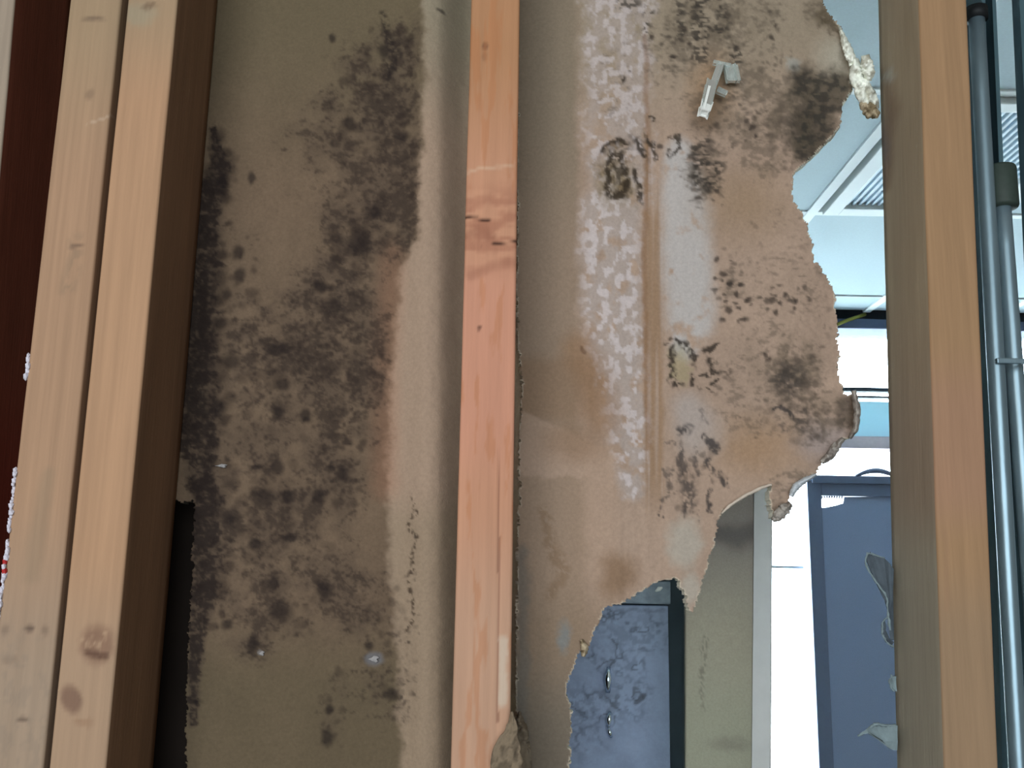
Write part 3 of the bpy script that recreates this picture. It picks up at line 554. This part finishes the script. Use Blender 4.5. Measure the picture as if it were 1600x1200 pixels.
def cwhite(x, y):
    c = np.ones(x.shape+(3,))*lin(236, 240, 228); return np.clip(mix(c, lin(150, 145, 125), .7*sst(.52, .68, fbm(x/8, y/8, 5))), 0, .95)
def ctan(x, y):
    c = np.ones(x.shape+(3,))*lin(178, 164, 138); return mix(c, lin(110, 96, 70), .8*sst(.45, .65, fbm(x/7, y/7, 6)))
def cgrey(x, y):
    c = np.ones(x.shape+(3,))*lin(164, 158, 150); return mix(c, lin(112, 104, 98), .7*sst(.42, .65, fbm(x/7, y/7, 8)))
YR = YW-.020
ribbon('torn_flap', [(1311, 40, 2, YR), (1318, 58, 9, YR), (1326, 80, 15, YR-.004), (1334, 100, 14, YR-.006)], M_flap, bd_r, cwhite, sd=1)
ribbon('torn_flap', [(1335, 92, 12, YR-.004), (1340, 118, 26, YR-.006), (1348, 136, 28, YR-.008), (1356, 152, 30, YR-.006), (1366, 164, 20, YR-.004), (1372, 170, 6, YR)], M_flap, bd_r, cwhite, .006, sd=2)
ribbon('torn_flap', [(1352, 86, 12, YR-.01), (1355, 100, 20, YR-.014), (1358, 114, 18, YR-.012), (1358, 126, 8, YR-.008)], M_flap, bd_r, cwhite, .003, sd=3)
ribbon('torn_flap', [(1346, 152, 8, YR-.003), (1354, 164, 22, YR-.006), (1362, 174, 24, YR-.008), (1374, 180, 8, YR-.008)], M_flap, bd_r, ctan, .005, sd=4)
ribbon('torn_flap', [(1334, 610, 8, YR), (1340, 640, 10, YR-.004), (1338, 670, 9, YR-.004), (1328, 684, 6, YR)], M_flap, bd_r, cgrey, .003, sd=5)
ribbon('torn_flap', [(1318, 685, 6, YR), (1306, 698, 14, YR-.004), (1298, 712, 14, YR-.004), (1284, 722, 8, YR-.003)], M_flap, bd_r, cgrey, .004, sd=6)
ribbon('torn_flap', [(1276, 741, 4, YR), (1258, 750, 9, YR-.002), (1244, 760, 12, YR-.003), (1236, 775, 8, YR-.002)], M_flap, bd_r, lambda x, y: np.ones(x.shape+(3,))*lin(190, 198, 204), .002, sd=7)
ribbon('torn_flap', [(1236, 786, 8, YR-.002), (1226, 796, 20, YR-.005), (1216, 806, 18, YR-.005), (1208, 814, 6, YR-.003)], M_flap, bd_r, cgrey, .005, sd=8)
ribbon('torn_flap', [(1206, 757, 4, YR-.002), (1190, 762, 5, YR-.003), (1165, 774, 5, YR-.003), (1140, 790, 5, YR-.003), (1128, 802, 3, YR-.002)], M_flap, bd_r, lambda x, y: np.ones(x.shape+(3,))*lin(196, 184, 170), .001, n=40, k=5, sd=9, sag=.001)
ribbon('torn_flap', [(908, 1000, 6, YR), (914, 1012, 12, YR-.002), (911, 1026, 6, YR-.004)], M_flap, bd_r, ctan, .002, sd=10)
# paper lapping over the lower right edge of the centre stud
ribbon('paper_lap', [(800, 1112, 4, .640), (800, 1130, 14, .642), (797, 1150, 26, .643), (793, 1175, 44, .643), (793, 1205, 54, .643), (793, 1260, 60, .643)], M_flap, bd_r, lambda x, y: mix(np.ones(x.shape+(3,))*lin(124, 110, 92), lin(86, 76, 64), .7*sst(.45, .6, fbm(x/10, y/14, 11))), .002, n=40, k=22, sd=12, sag=.001)
ribbon('paper_lap', [(812, 1112, 3, .69), (812, 1135, 22, .69), (812, 1160, 34, .69), (812, 1260, 40, .69)], M_flap, bd_r, lambda x, y: np.ones(x.shape+(3,))*lin(120, 108, 92), .01, n=30, k=8, sd=13)

# clear plastic wall anchor
av = un(1118, 138, YW-.020)
anc = empty('wall_anchor', tuple(av), 'clear plastic wall anchor poking out of the mouldy torn sheet near its top', 'wall anchor')
def seg(name, a, b, w, d, Ya, Yb, m, parent, bev=.0006):
    A = Vector(un(*a, Ya)); B = Vector(un(*b, Yb)); ax = (B-A); L = ax.length; ax.normalize(); s = ax.cross(Vector((0, 1, 0))).normalized(); t = s.cross(ax)
    bm = bmesh.new(); bmesh.ops.create_cube(bm, size=1)
    for v in bm.verts:
        c = v.co.copy(); v.co = (A+B)/2+ax*c.z*L+s*c.x*w*(1 if c.z < 0 else .9)+t*c.y*d
    bmesh.ops.bevel(bm, geom=list(bm.edges), offset=bev, segments=2, affect='EDGES')
    me = bpy.data.meshes.new(name); bm.to_mesh(me); bm.free(); return link(name, me, m, parent)
seg('shank', (1126, 101), (1114, 134), .0050, .004, YW-.024, YW-.030, M_plas, anc)
seg('shank_rib', (1129, 101), (1119, 133), .0012, .002, YW-.028, YW-.034, M_plas, anc, .0003)
seg('sleeve', (1111, 131), (1101, 175), .0068, .006, YW-.032, YW-.046, M_plas, anc, .001)
seg('sleeve_rib', (1108, 136), (1099, 172), .0014, .002, YW-.037, YW-.050, M_white, anc, .0003)
seg('tip', (1103, 165), (1100, 176), .0074, .0066, YW-.042, YW-.048, M_white, anc, .001)
seg('wing', (1140, 104), (1143, 126), .0070, .003, YW-.024, YW-.026, M_plas, anc, .0012)
seg('wing_fin', (1148, 104), (1153, 127), .003, .003, YW-.024, YW-.026, M_plas, anc, .0006)
seg('cross_bar', (1115, 98), (1140, 103), .0020, .003, YW-.025, YW-.025, M_plas, anc, .0005)
seg('barb', (1121, 141), (1134, 147), .0036, .003, YW-.028, YW-.027, M_plas, anc, .0006)

# ------------------------------------------------------------------ studs
def stud(fl, fr, Y, depth, colf, label, dispf=None, name='wall_stud', group=None, z0=.0, z1=ZC):
    """fl, fr = (x at y=0, x at y=1200) of the front edges"""
    def xz(e):
        a = un(e[0], 0, Y); b = un(e[1], 1200, Y); s = (a[0]-b[0])/(a[2]-b[2]); return lambda z: b[0]+s*(z-b[2])
    XLf, XRf = xz(fl), xz(fr)
    zs = np.array([z0, z0+.3, z0+.7, 1.1, 1.3, 1.38, 1.42]+list(np.arange(1.44, 2.06, .0022))+[2.08, 2.12, 2.2, 2.4, 2.6, z1])
    r = .0022
    ring = []                       # (kind, s along front 0..1, dx, dy)
    nf = 30
    for i in range(nf+1): ring.append((i/nf, 0.0))
    V = []; face = []
    for z in zs:
        a, b = float(XLf(z)), float(XRf(z)); row = []
        for i in range(nf+1): row.append((a+r+(b-a-2*r)*i/nf, Y))
        for k in range(1, 4): t = k*math.pi/8; row.append((b-r+r*math.sin(t), Y+r-r*math.cos(t)))
        ns = 10
        for i in range(ns+1): row.append((b, Y+r+(depth-2*r)*i/ns))
        row.append((b-r, Y+depth)); row.append((a+r, Y+depth))
        for i in range(ns+1): row.append((a, Y+depth-r-(depth-2*r)*i/ns))
        for k in range(1, 4): t = k*math.pi/8; row.append((a+r-r*math.cos(t), Y+r-r*math.sin(t)))
        for p_ in row: V.append((p_[0], p_[1], z))
    m = len(row); V = np.array(V); nr = len(zs)
    px, py = proj(V); sidef = (V[:, 1] > Y+r*.9)
    # gentle unevenness of the sawn faces
    V[:, 1] += (fbm(V[:, 0]*60, V[:, 2]*9, 3)-.5)*.0010
    V[:, 0] += (fbm(V[:, 1]*40, V[:, 2]*7, 5)-.5)*.0010
    if dispf is not None: V[:, 1] += dispf(px, py)*(~sidef)
    cols = colf(px, py, sidef, V)
    Fs = []
    for i in range(nr-1):
        for k in range(m): Fs.append((i*m+k, i*m+(k+1) % m, (i+1)*m+(k+1) % m, (i+1)*m+k))
    Fs.append(tuple(range(m))[::-1]); Fs.append(tuple((nr-1)*m+k for k in range(m)))
    o = link(name, arrmesh(name, V, Fs, cols), M_wood); thing(o, label, 'stud', group); return o
def grain(V, sd, a=.12): return .70*(1+a*(fbm(V[:, 0]*420+V[:, 1]*300, V[:, 2]*5, sd, 3)-.5)*2)[:, None]
def col_A(x, y, s, V):
    p = Paint(x, y, 100); c = np.ones((len(V), 3))*lin(188, 152, 122)*grain(V, 1); n = fbm(x/10, y/14, 101)
    c = mix(c, lin(168, 150, 120, .72), .6*(1-sst(0, 300, y))); c = mix(c, lin(172, 158, 140, .72), .6*sst(750, 1100, y))  # greyish top paints the light falloff into the wood
    xc = np.interp(y, [0, 1200], [150, 25])
    c = mix(c, lin(132, 112, 92), .5*p.path([(120, 380, 12), (105, 450, 12)], 10, .8)*sst(.4, .6, n)); c = mix(c, lin(140, 120, 98), .5*p.path([(75, 740, 10), (60, 830, 14), (48, 900, 12)], 10, .8))
    for b in ((145, 30, 16, 4, .55), (140, 148, 6, 8, .35), (118, 384, 10, 3, .6), (45, 982, 7, 6, .8), (35, 1124, 9, 4, .7), (8, 985, 6, 8, .4), (70, 985, 6, 8, .35), (15, 1030, 12, 6, .3)):
        c = mix(c, lin(84, 68, 60), b[4]*p.blob(*b[:4], soft=.6, warp=.4))
    c = mix(c, lin(214, 190, 166, .72), .5*p.path([(135, 192), (175, 180)], 1.6, .6, .3)); c = mix(c, lin(140, 124, 108), .45*sst(940, 1040, y)*sst(.5, .62, n))
    return np.clip(c, 0, .9)
def col_B(x, y, s, V):
    p = Paint(x, y, 110); c = np.ones((len(V), 3))*lin(198, 158, 124)*grain(V, 2, .08)
    c = mix(c, lin(168, 150, 122, .72), .6*(1-sst(0, 170, y))); c = mix(c, lin(180, 156, 132, .72), .6*sst(850, 1050, y))  # light falloff at the top painted in as greyer wood
    c = mix(c, lin(108, 76, 62), .6*p.blob(152, 1008, 26, 30, .4, warp=.4)*sst(.3, .6, fbm(x/9, y/9, 9)+.1)); c = mix(c, lin(84, 58, 46), .75*p.path([(138, 1020), (152, 1024), (166, 1028)], 6, .6))
    c = mix(c, lin(104, 76, 64), .7*p.blob(112, 1092, 15, 22, .35, rot=-.3, warp=.4)); c = mix(c, lin(140, 108, 84), .5*p.blob(128, 1128, 14, 7, .6)); c = mix(c, lin(150, 140, 118), .7*p.blob(215, 20, 24, 18, .6))
    c = mix(c, lin(100, 76, 58), .6*p.blob(232, 10, 10, 6, .6))
    return mix(c, lin(158, 124, 96)*grain(V, 6, .2), s*1.0)  # shade of the side faces painted in as darker wood
def col_Z(x, y, s, V):
    c = np.ones((len(V), 3))*lin(176, 160, 142)*grain(V, 3); c2 = lin(138, 80, 62)*grain(V, 8, .15)
    c2 = mix(c2, lin(130, 42, 34), .5*sst(500, 800, y)); return c*(1-s[:, None])+c2*s[:, None]
def col_C(x, y, s, V):
    p = Paint(x, y, 120); c = np.ones((len(V), 3))*lin(216, 160, 128)*grain(V, 4, .07)
    c = mix(c, lin(186, 138, 96, .72), .75*(1-sst(60, 330, y))); c = mix(c, lin(224, 158, 134, .72), .5*sst(380, 460, y)*(1-sst(640, 800, y))); c = mix(c, lin(206, 172, 146, .72), .6*sst(760, 1000, y))  # dimmer light towards the top is painted into the colour
    k = p.band(700, 830, 300, 415, 5, 26, .9); c = mix(c, lin(176, 116, 92, .72), .6*k*sst(.35, .6, fbm(x/30, y/12, 66)))
    c = mix(c, lin(140, 92, 72), .55*p.path([(726, 368, 4), (750, 360, 12), (768, 372, 6)], 10, .8)); c = mix(c, lin(150, 100, 80), .5*p.path([(735, 430), (770, 415), (800, 408)], 7, .8))
    cr = np.maximum(p.path([(727, 339, 1.6), (745, 341, 2.0), (770, 346, 1.2)], 1.8, .5, .05), p.path([(752, 384, .8), (775, 381, 1.4), (808, 377, 1.6)], 1.4, .6, .05))
    c = mix(c, lin(50, 28, 22), .92*cr)
    c = mix(c, lin(228, 196, 168, .72), .55*p.path([(727, 270), (750, 263), (800, 259)], 2.2, .7, .2))
    for b in ((749, 513, 4, 3, .8), (758, 72, 5, 6, .65), (757, 88, 4, 8, .3)): c = mix(c, lin(74, 44, 36), b[4]*p.blob(*b[:4], soft=.5, warp=.2))
    xs_ = 780-(y-720)*.006; sl = (np.abs(x-xs_) < 1.6)*sst(690, 760, y)*(y < 1130)
    c = mix(c, lin(120, 82, 66), .6*sl); c = mix(c, lin(222, 206, 186, .72), .7*p.path([(787, 1000), (785, 1060), (784, 1100)], 7, .7)*(x > xs_))
    c = mix(c, lin(170, 110, 70), .4*sst(.6, .7, fbm(x/12, y/80, 77)))
    return mix(c, lin(104, 80, 60), .7*s)  # sides darkened in the colour to stand for shade
def disp_C(x, y):
    d = .0014*np.exp(-((y-np.interp(x, [727, 745, 770, 800], [339, 341, 346, 352]))/2.2)**2)*((x > 722)*(x < 772)); xs_ = 780-(y-720)*.006
    return d+.0008*np.exp(-((x-xs_)/2.0)**2)*(y > 700)
def col_D(x, y, s, V):
    p = Paint(x, y, 130); c = np.ones((len(V), 3))*lin(180, 144, 108)*grain(V, 5, .10)
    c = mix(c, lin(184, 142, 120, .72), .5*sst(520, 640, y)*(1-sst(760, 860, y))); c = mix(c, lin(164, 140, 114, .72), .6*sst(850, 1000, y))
    c = mix(c, lin(150, 118, 92), .4*p.path([(1475, 830), (1480, 900), (1478, 950)], 4, .8)*1.0)
    c2 = lin(188, 172, 146)*grain(V, 9, .08); c2 = mix(c2, lin(156, 138, 124), .5*sst(450, 700, y)); c2 = mix(c2, lin(166, 164, 148), .6*sst(760, 900, y))  # greyish shade of the side face painted in, lifted lower down
    c2 = mix(c2, lin(120, 100, 84), .7*p.path([(1384, 118, 10), (1392, 170, 12), (1388, 230, 8), (1382, 290, 8)], 10, .8)); c2 = mix(c2, lin(178, 178, 168), .6*p.blob(1388, 118, 9, 8, .6)); c2 = mix(c2, lin(112, 108, 112), .5*p.blob(1382, 225, 9, 26, .7))
    return c*(1-s[:, None])+c2*s[:, None]
YS = .65
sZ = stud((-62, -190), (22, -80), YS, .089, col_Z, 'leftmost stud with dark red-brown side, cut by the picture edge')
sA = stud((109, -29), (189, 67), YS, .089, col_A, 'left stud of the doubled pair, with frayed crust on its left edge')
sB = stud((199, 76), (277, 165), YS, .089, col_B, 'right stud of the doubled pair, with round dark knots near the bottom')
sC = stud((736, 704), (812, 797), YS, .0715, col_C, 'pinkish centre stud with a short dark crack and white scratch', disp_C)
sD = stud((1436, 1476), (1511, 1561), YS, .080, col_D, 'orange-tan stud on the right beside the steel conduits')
# frayed crust on the left edge of the doubled stud
rs = random.Random(3); bmv = []; 
def crust(ys_, m, nm):
    bm = bmesh.new()
    for y in ys_:
        x = 109-138*y/1200.0+rs.uniform(-1.5, 2.0); c = un(x, y, YS+rs.uniform(-.001, .004)); r = rs.uniform(.0012, .0026)
        ms = bmesh.ops.create_icosphere(bm, subdivisions=1, radius=1)
        for v in ms['verts']: v.co = Vector((c[0]+v.co.x*r*.8+rs.uniform(-.0003, .0003), c[1]+v.co.y*r, c[2]+v.co.z*r*rs.uniform(1., 1.5)))
    me = bpy.data.meshes.new(nm); bm.to_mesh(me); bm.free(); o = link(nm, me, m, sA); o['kind'] = 'stuff'; return o
crust([556, 562, 572, 580, 588]+list(np.arange(735, 830, 5.5))+list(np.arange(845, 975, 4.5)), M_fray, 'plaster_crust')
o = crust([878, 883, 889, 893], M_red, 'paint_smear'); o['label'] = 'small red paint smear'

# dark boards added behind the left studs so the cavity gap stays black
structure(box('added_cavity_board', XL, float(un(420, 900, .80)[0]), .80, .82, 0, ZC, M_cav))
structure(box('added_cavity_board', float(un(390, 900, .80)[0]), float(un(420, 900, .80)[0]), .758, .80, 0, ZC, M_cav))  # block added to stop far-room light leaking in sideways
# sole plate and top plate of the stud wall, and the wall going on past the frame
xr = float(un(1880, 600, YS)[0])
structure(box('wall_partition', xr+.02, XR, YS, YW+.04, 0, ZC, M_near))

# ------------------------------------------------------------------ steel conduits and channel right of the stud
YC = .700
sfr = empty('metal_framing', tuple(un(1570, 1200, .73)*[1, 1, 0]), 'teal steel stud framing behind the conduits at the right picture edge', 'steel frame')
def ln(pts, Y): return [tuple(un(a, b, Y)) for a, b in pts]
def ext(pts):      # continue a pixel line to floor and ceiling (straight in space)
    return pts
def pipe(name, top, bot, Y, r, m, label, ztop, zbot, extra=None):
    A = Vector(un(*top, Y)); B = Vector(un(*bot, Y)); d = (B-A)/(B.z-A.z)
    def at(z): return A+d*(z-A.z)
    zs = np.linspace(ztop, zbot, 30); e = empty(name, tuple(at(zbot)), label, 'pipe', )
    tube('pipe_body', [at(z) for z in zs], r, m, e, 20); return e, at
za = float(un(1522, 24, YC)[2])
ca, ata = pipe('steel_conduit', (1526, 30), (1591, 1200), YC, .0062, M_galv, 'left galvanised conduit with black end cap at the top, beside the right stud', za, 0)
tube('end_cap', [ata(za-.004), ata(za+.006)], .0086, M_black, ca, 20)
zc_ = float(un(1562, 325, .711)[2]); zc2 = float(un(1562, 262, .711)[2])
cb, atb = pipe('steel_conduit', (1562, 262), (1599, 760), .711, .0062, M_galv, 'right galvanised conduit hanging from an olive sleeve, next to the picture edge', zc2, 0)
tube('sleeve', [atb(zc_), atb(zc_+.002), atb(zc2-.002), atb(zc2)], [.0112, .0120, .0120, .0112], M_coup, cb, 24)
zk = float(un(1560, 568, YC)[2])
A_ = ata(zk); B_ = atb(zk-.002); seg_ = box('pipe_strap', min(A_.x, B_.x)-.004, max(A_.x, B_.x)+.004, .6895, .6935, zk-.002, zk+.002, M_galv, ca, .0008)
# flat teal steel studs behind the conduits
def slat(name, l, r, Y, d, m, label, z1=ZC, z0=0):
    fa, fb = (lambda e: (lambda a, b: (lambda z: b[0]+(a[0]-b[0])/(a[2]-b[2])*(z-b[2])))(un(e[0], 0, Y), un(e[1], 1200, Y)))(l), (lambda e: (lambda a, b: (lambda z: b[0]+(a[0]-b[0])/(a[2]-b[2])*(z-b[2])))(un(e[0], 0, Y), un(e[1], 1200, Y)))(r)
    bm = bmesh.new(); vs = []
    for z in np.linspace(z0, z1, 24):
        a, b = float(fa(z)), float(fb(z)); lip = min(.006, (b-a)*.25); t = .0012
        row = [(a, Y), (a+lip, Y), (a+lip, Y+t), (a+t, Y+t), (a+t, Y+d-t), (b-t, Y+d-t), (b-t, Y+t), (b-lip, Y+t), (b-lip, Y), (b, Y), (b, Y+d), (a, Y+d)]
        vs.append([bm.verts.new((p_[0], p_[1], z)) for p_ in row])
    m_ = len(vs[0])
    for i in range(len(vs)-1):
        for k in range(m_): bm.faces.new((vs[i][k], vs[i][(k+1) % m_], vs[i+1][(k+1) % m_], vs[i+1][k]))
    bm.faces.new(vs[0][::-1]); bm.faces.new(vs[-1]); bmesh.ops.recalc_face_normals(bm, faces=bm.faces)
    me = bpy.data.meshes.new(name); bm.to_mesh(me); bm.free(); return link(name, me, m, sfr)
slat('steel_channel', (1534, 1566), (1556, 1612), .726, .03, M_teal, 'narrow teal steel channel running up behind the two conduits')
slat('steel_channel', (1593, 1650), (1700, 1790), .726, .012, M_teal, 'dark teal steel channel at the right picture edge')
slat('steel_channel', (1506, 1545), (1520, 1580), .7585, .03, M_teal, 'teal steel channel flange tight against the right wooden stud')

# ------------------------------------------------------------------ things standing right behind the hole
# tall metal cabinet
Yk = 1.20
kx0, kx1 = float(un(860, 1000, Yk)[0]), float(un(1046, 1100, Yk)[0]); kt = float(un(1000, 946, Yk)[2]); ktt = float(un(1000, 908, Yk)[2]); kx2 = float(un(1104, 1000, 1.24)[0])
kb = empty('metal_cabinet', ((kx0+kx2)/2, 1.4, 0), 'blue-grey scratched metal cabinet with bright highlight bars, seen below the torn sheet', 'cabinet')
def kcol(x, y):
    p = Paint(x, y, 200); c = np.ones(x.shape+(3,))*lin(140, 156, 184); n = fbm(x/7, y/7, 201, 3)
    c = c*(1+.25*(fbm(x/25, y/25, 203)-.5))[..., None]
    wv = np.abs(fbm(x/26, y/20, 205, 3)-.5)
    sm = np.maximum.reduce([p.blob(1000, 990, 40, 30, .8), p.blob(950, 960, 30, 16, .8), p.path([(930, 1030), (965, 1035), (990, 1040)], 16, .9), p.path([(895, 1100), (960, 1105), (990, 1090)], 26, .9), p.path([(930, 975), (960, 990), (970, 1030)], 10, .8), p.blob(905, 1150, 40, 30, .8)*.6])
    c = mix(c, lin(70, 78, 90), .75*sm*(1-sst(.015, .06, wv))); c = mix(c, lin(84, 94, 108), .4*sm*sst(.45, .6, n))
    c = mix(c, lin(50, 54, 62), .7*p.path([(993, 1098), (1002, 1095), (1009, 1088)], 4, .6)); c = mix(c, lin(84, 90, 100), .5*(p.band(930, 1040, 952, 955, 3, 2, .9)))
    return c
nx_, ny_ = 90, 150; gx = np.linspace(0, 1, nx_); zz = np.concatenate([[.06, .5, .9, 1.2], np.linspace(1.30, kt, ny_-4)])
V = []; Fs = []
for z in zz:
    for g_ in gx: V.append((kx0+(kx1-kx0)*g_, Yk, z))
V = np.array(V); px, py = proj(V); V[:, 1] += (fbm(px/30, py/30, 207)-.5)*.003
nv = len(V); B = V.copy(); B[:, 1] = Yk+.018
for i in range(len(zz)-1):
    for j in range(nx_-1): a = i*nx_+j; Fs.append((a, a+1, a+nx_+1, a+nx_)); 
rim = [j for j in range(nx_)]+[i*nx_+nx_-1 for i in range(1, len(zz))]+[(len(zz)-1)*nx_+j for j in range(nx_-2, -1, -1)]+[i*nx_ for i in range(len(zz)-2, 0, -1)]
for a, b in zip(rim, rim[1:]+rim[:1]): Fs.append((b, a, a+nv, b+nv))
Fs.append((nv+0, nv+(len(zz)-1)*nx_, nv+(len(zz)-1)*nx_+nx_-1, nv+nx_-1))
cc = kcol(px, py); M_kab = mat('scratched_cabinet_paint', attr=True, rough=.55, var=.06, scale=200, bump=.2, bscale=300, spec=.4)
kd = link('cabinet_door', arrmesh('cabinet_door', np.vstack([V, B]), Fs, np.vstack([cc, cc])), M_kab, kb)
box('top_rail', kx0-.01, kx1+.003, Yk-.004, Yk+.03, kt+.002, ktt, mat('dusty_rail', lin(134, 148, 160), rough=.6, var=.25, scale=90, bump=.4), kb, .002)
box('cabinet_body', kx0-.01, kx2, Yk+.022, Yk+.45, .0, ktt+.030, M_dark, kb, .002)  # dark body widened to stand in for the shaded gap beside the door
for (a, b, w) in (((951, 1042), (950, 1082), .0045), ((953, 1112), (951, 1136), .0035), ((951, 1136), (955, 1152), .0028)):
    tube('highlight_bar', [tuple(un(a[0], a[1], Yk-.008)), tuple(un((a[0]+b[0])/2-.5, (a[1]+b[1])/2, Yk-.011)), tuple(un(b[0], b[1], Yk-.008))], [w*.5, w, w*.6], M_chrome, kd, 10)  # chrome bars stand in for bright highlights on the cabinet face
chip = tube('paint_chip', ln([(1024, 924), (1030, 920), (1035, 918)], Yk-.006), [.001, .003, .001], M_white, kb, 8)

# broken wallboard strip standing behind the hole
Yq = 1.05
def bcol(x, y, s=None, V=None):
    p = Paint(x, y, 220); c = np.ones(x.shape+(3,))*lin(166, 160, 142)*(1+.14*(fbm(x/6, y/6, 221, 3)-.5))[..., None]
    c = mix(c, lin(150, 140, 140), .6*(1-sst(800, 1000, y))); c = mix(c, lin(84, 80, 82), .6*p.path([(1125, 835, 14), (1150, 840, 18), (1185, 828, 12)], 14, .8)); c = mix(c, lin(152, 156, 136), .6*sst(980, 1150, y))
    c = mix(c, lin(110, 108, 98), .6*p.path([(1097, 1000), (1098, 1050), (1097, 1110)], 4, .7, .9)*sst(.4, .6, fbm(x/3, y/3, 225, 2))); c = mix(c, lin(118, 114, 104), .5*p.blob(1140, 1165, 30, 10, .8))
    return c
nxq = 50; rows_py = np.concatenate([np.arange(735, 1240, 4), grow(1240, 3600, 10)])
V = []; ok = []
LT = lambda u: np.interp(u, [0, .45, .8, 1], [824, 786, 762, 748])
for k, yy in enumerate(rows_py):
    for g_ in np.linspace(0, 1, nxq):
        xL_, xR_ = 1072+0*yy, 1202; xx = np.interp(g_, [0, 1], [1072-(yy-900)*.0, 1203-(yy-760)*.004]); y2 = max(yy, float(LT(g_))+(vn(g_*14, 1, 4)-.5)*5)
        V.append(un(xx, y2, Yq))
V = np.array(V); px, py = proj(V); V[:, 2] = np.maximum(V[:, 2], 0); nv = len(V); B = V.copy(); B[:, 1] += .0125; nr = len(rows_py); Fs = []
for i in range(nr-1):
    for j in range(nxq-1): a = i*nxq+j; Fs.append((a, a+nxq, a+nxq+1, a+1)); Fs.append((a+nv, a+1+nv, a+nxq+1+nv, a+nxq+nv))
rim = [j for j in range(nxq)]+[i*nxq+nxq-1 for i in range(1, nr)]+[(nr-1)*nxq+j for j in range(nxq-2, -1, -1)]+[i*nxq for i in range(nr-2, 0, -1)]
for a, b in zip(rim, rim[1:]+rim[:1]): Fs.append((a, b, b+nv, a+nv))
cc = bcol(px, py)
wb = link('wallboard_panel', arrmesh('wallboard_panel', np.vstack([V, B]), Fs, np.vstack([cc, cc])), M_paper)
thing(wb, 'narrow beige wallboard panel standing behind the hole, beside the bright window', 'drywall')
A = Vector(un(1193, 762, Yq-.004)); B2 = Vector(un(1190, 1200, Yq-.004)); d = (B2-A)/(B2.z-A.z)
bm = bmesh.new(); prof = [(-.010, 0), (.008, -.002), (.010, .001), (.010, .018), (.008, .018), (.008, .002), (-.010, .002)]; vs = []
for z in np.linspace(A.z, 0, 20):
    c = A+d*(z-A.z); vs.append([bm.verts.new((c.x+a, c.y+b, z)) for a, b in prof])
for i in range(19):
    for k in range(len(prof)): bm.faces.new((vs[i][k], vs[i][(k+1) % 7], vs[i+1][(k+1) % 7], vs[i+1][k]))
bm.faces.new(vs[0][::-1]); bm.faces.new(vs[-1]); bmesh.ops.recalc_face_normals(bm, faces=bm.faces)
me = bpy.data.meshes.new('corner_bead'); bm.to_mesh(me); bm.free(); link('corner_bead', me, mat('pale_metal_bead', lin(190, 192, 190), rough=.5, metal=.1, var=.06), wb)

# ------------------------------------------------------------------ torn paper scraps clinging to the right stud
def scrap(pts, Y, m, edge, label, edge_r=.0008, seed=0):
    bm = bmesh.new(); fr_ = []
    for i, (a, b) in enumerate(pts): fr_.append(bm.verts.new(un(a, b, Y+.002*math.sin(i*1.7+seed))))
    f = bm.faces.new(fr_); bmesh.ops.triangulate(bm, faces=[f]); bmesh.ops.subdivide_edges(bm, edges=list(bm.edges), cuts=2, use_grid_fill=True)
    for v in bm.verts:
        v.co.y += .004*(float(fbm(v.co.x*150, v.co.z*150, seed, 2))-.5)
    bmesh.ops.recalc_face_normals(bm, faces=bm.faces); g = bmesh.ops.solidify(bm, geom=list(bm.faces), thickness=.0008)
    me = bpy.data.meshes.new('paper_scrap'); bm.to_mesh(me); bm.free(); o = link('paper_scrap', me, m); thing(o, label, 'paper scrap')
    pe = []
    for (a, b), (c, d2) in zip(edge, edge[1:]):
        for t in np.linspace(0, 1, 5, endpoint=False): pe.append(un(a+(c-a)*t+random.uniform(-.8, .8), b+(d2-b)*t+random.uniform(-.8, .8), Y-.001))
    pe.append(un(*edge[-1], Y-.001))
    tube('torn_fringe', pe, [edge_r*random.uniform(.5, 1.3) for _ in pe], mat('pale_paper_fibres', lin(118, 134, 138), rough=.9, var=.25, scale=400), o, 6, .25)
    return o
M_scr = mat('dark_damp_paper', lin(76, 86, 94), rough=.9, var=.2, scale=120, bump=.3)
M_scr2 = mat('pale_damp_paper', lin(118, 134, 138), rough=.9, var=.2, scale=120, bump=.3)
YP = .70
scrap([(1352, 872), (1360, 862), (1366, 868), (1380, 872), (1386, 878), (1396, 890), (1396, 1000), (1390, 1000), (1391, 960), (1388, 935), (1376, 915), (1362, 895)], YP, M_scr,
      [(1382, 873), (1364, 866), (1355, 864), (1352, 880), (1362, 900), (1378, 922), (1386, 935), (1388, 960), (1391, 985)], 'dark tapering paper scrap on the right stud edge, over the slate screen door')
scrap([(1381, 968), (1377, 975), (1378, 990), (1384, 1003), (1394, 1008), (1397, 1004), (1388, 996), (1384, 985)], YP, M_scr, [(1386, 965), (1379, 972), (1378, 990), (1386, 1004), (1396, 1011)], 'small curled paper loop just below the dark tapering scrap', .0007, 2)
scrap([(1392, 1056), (1389, 1064), (1392, 1078), (1400, 1080), (1400, 1056)], YP, M_scr2, [(1394, 1054), (1390, 1064), (1393, 1076), (1397, 1080)], 'tiny pale paper shred at mid height between the two larger scraps', .0008, 3)
scrap([(1341, 1148), (1352, 1140), (1365, 1132), (1378, 1131), (1402, 1133), (1402, 1172), (1390, 1170), (1372, 1156), (1356, 1146)], YP, M_scr2,
      [(1340, 1150), (1350, 1146), (1362, 1134), (1370, 1131), (1384, 1134), (1400, 1133)], 'pale triangular paper scrap low on the right stud edge', .0011, 4)
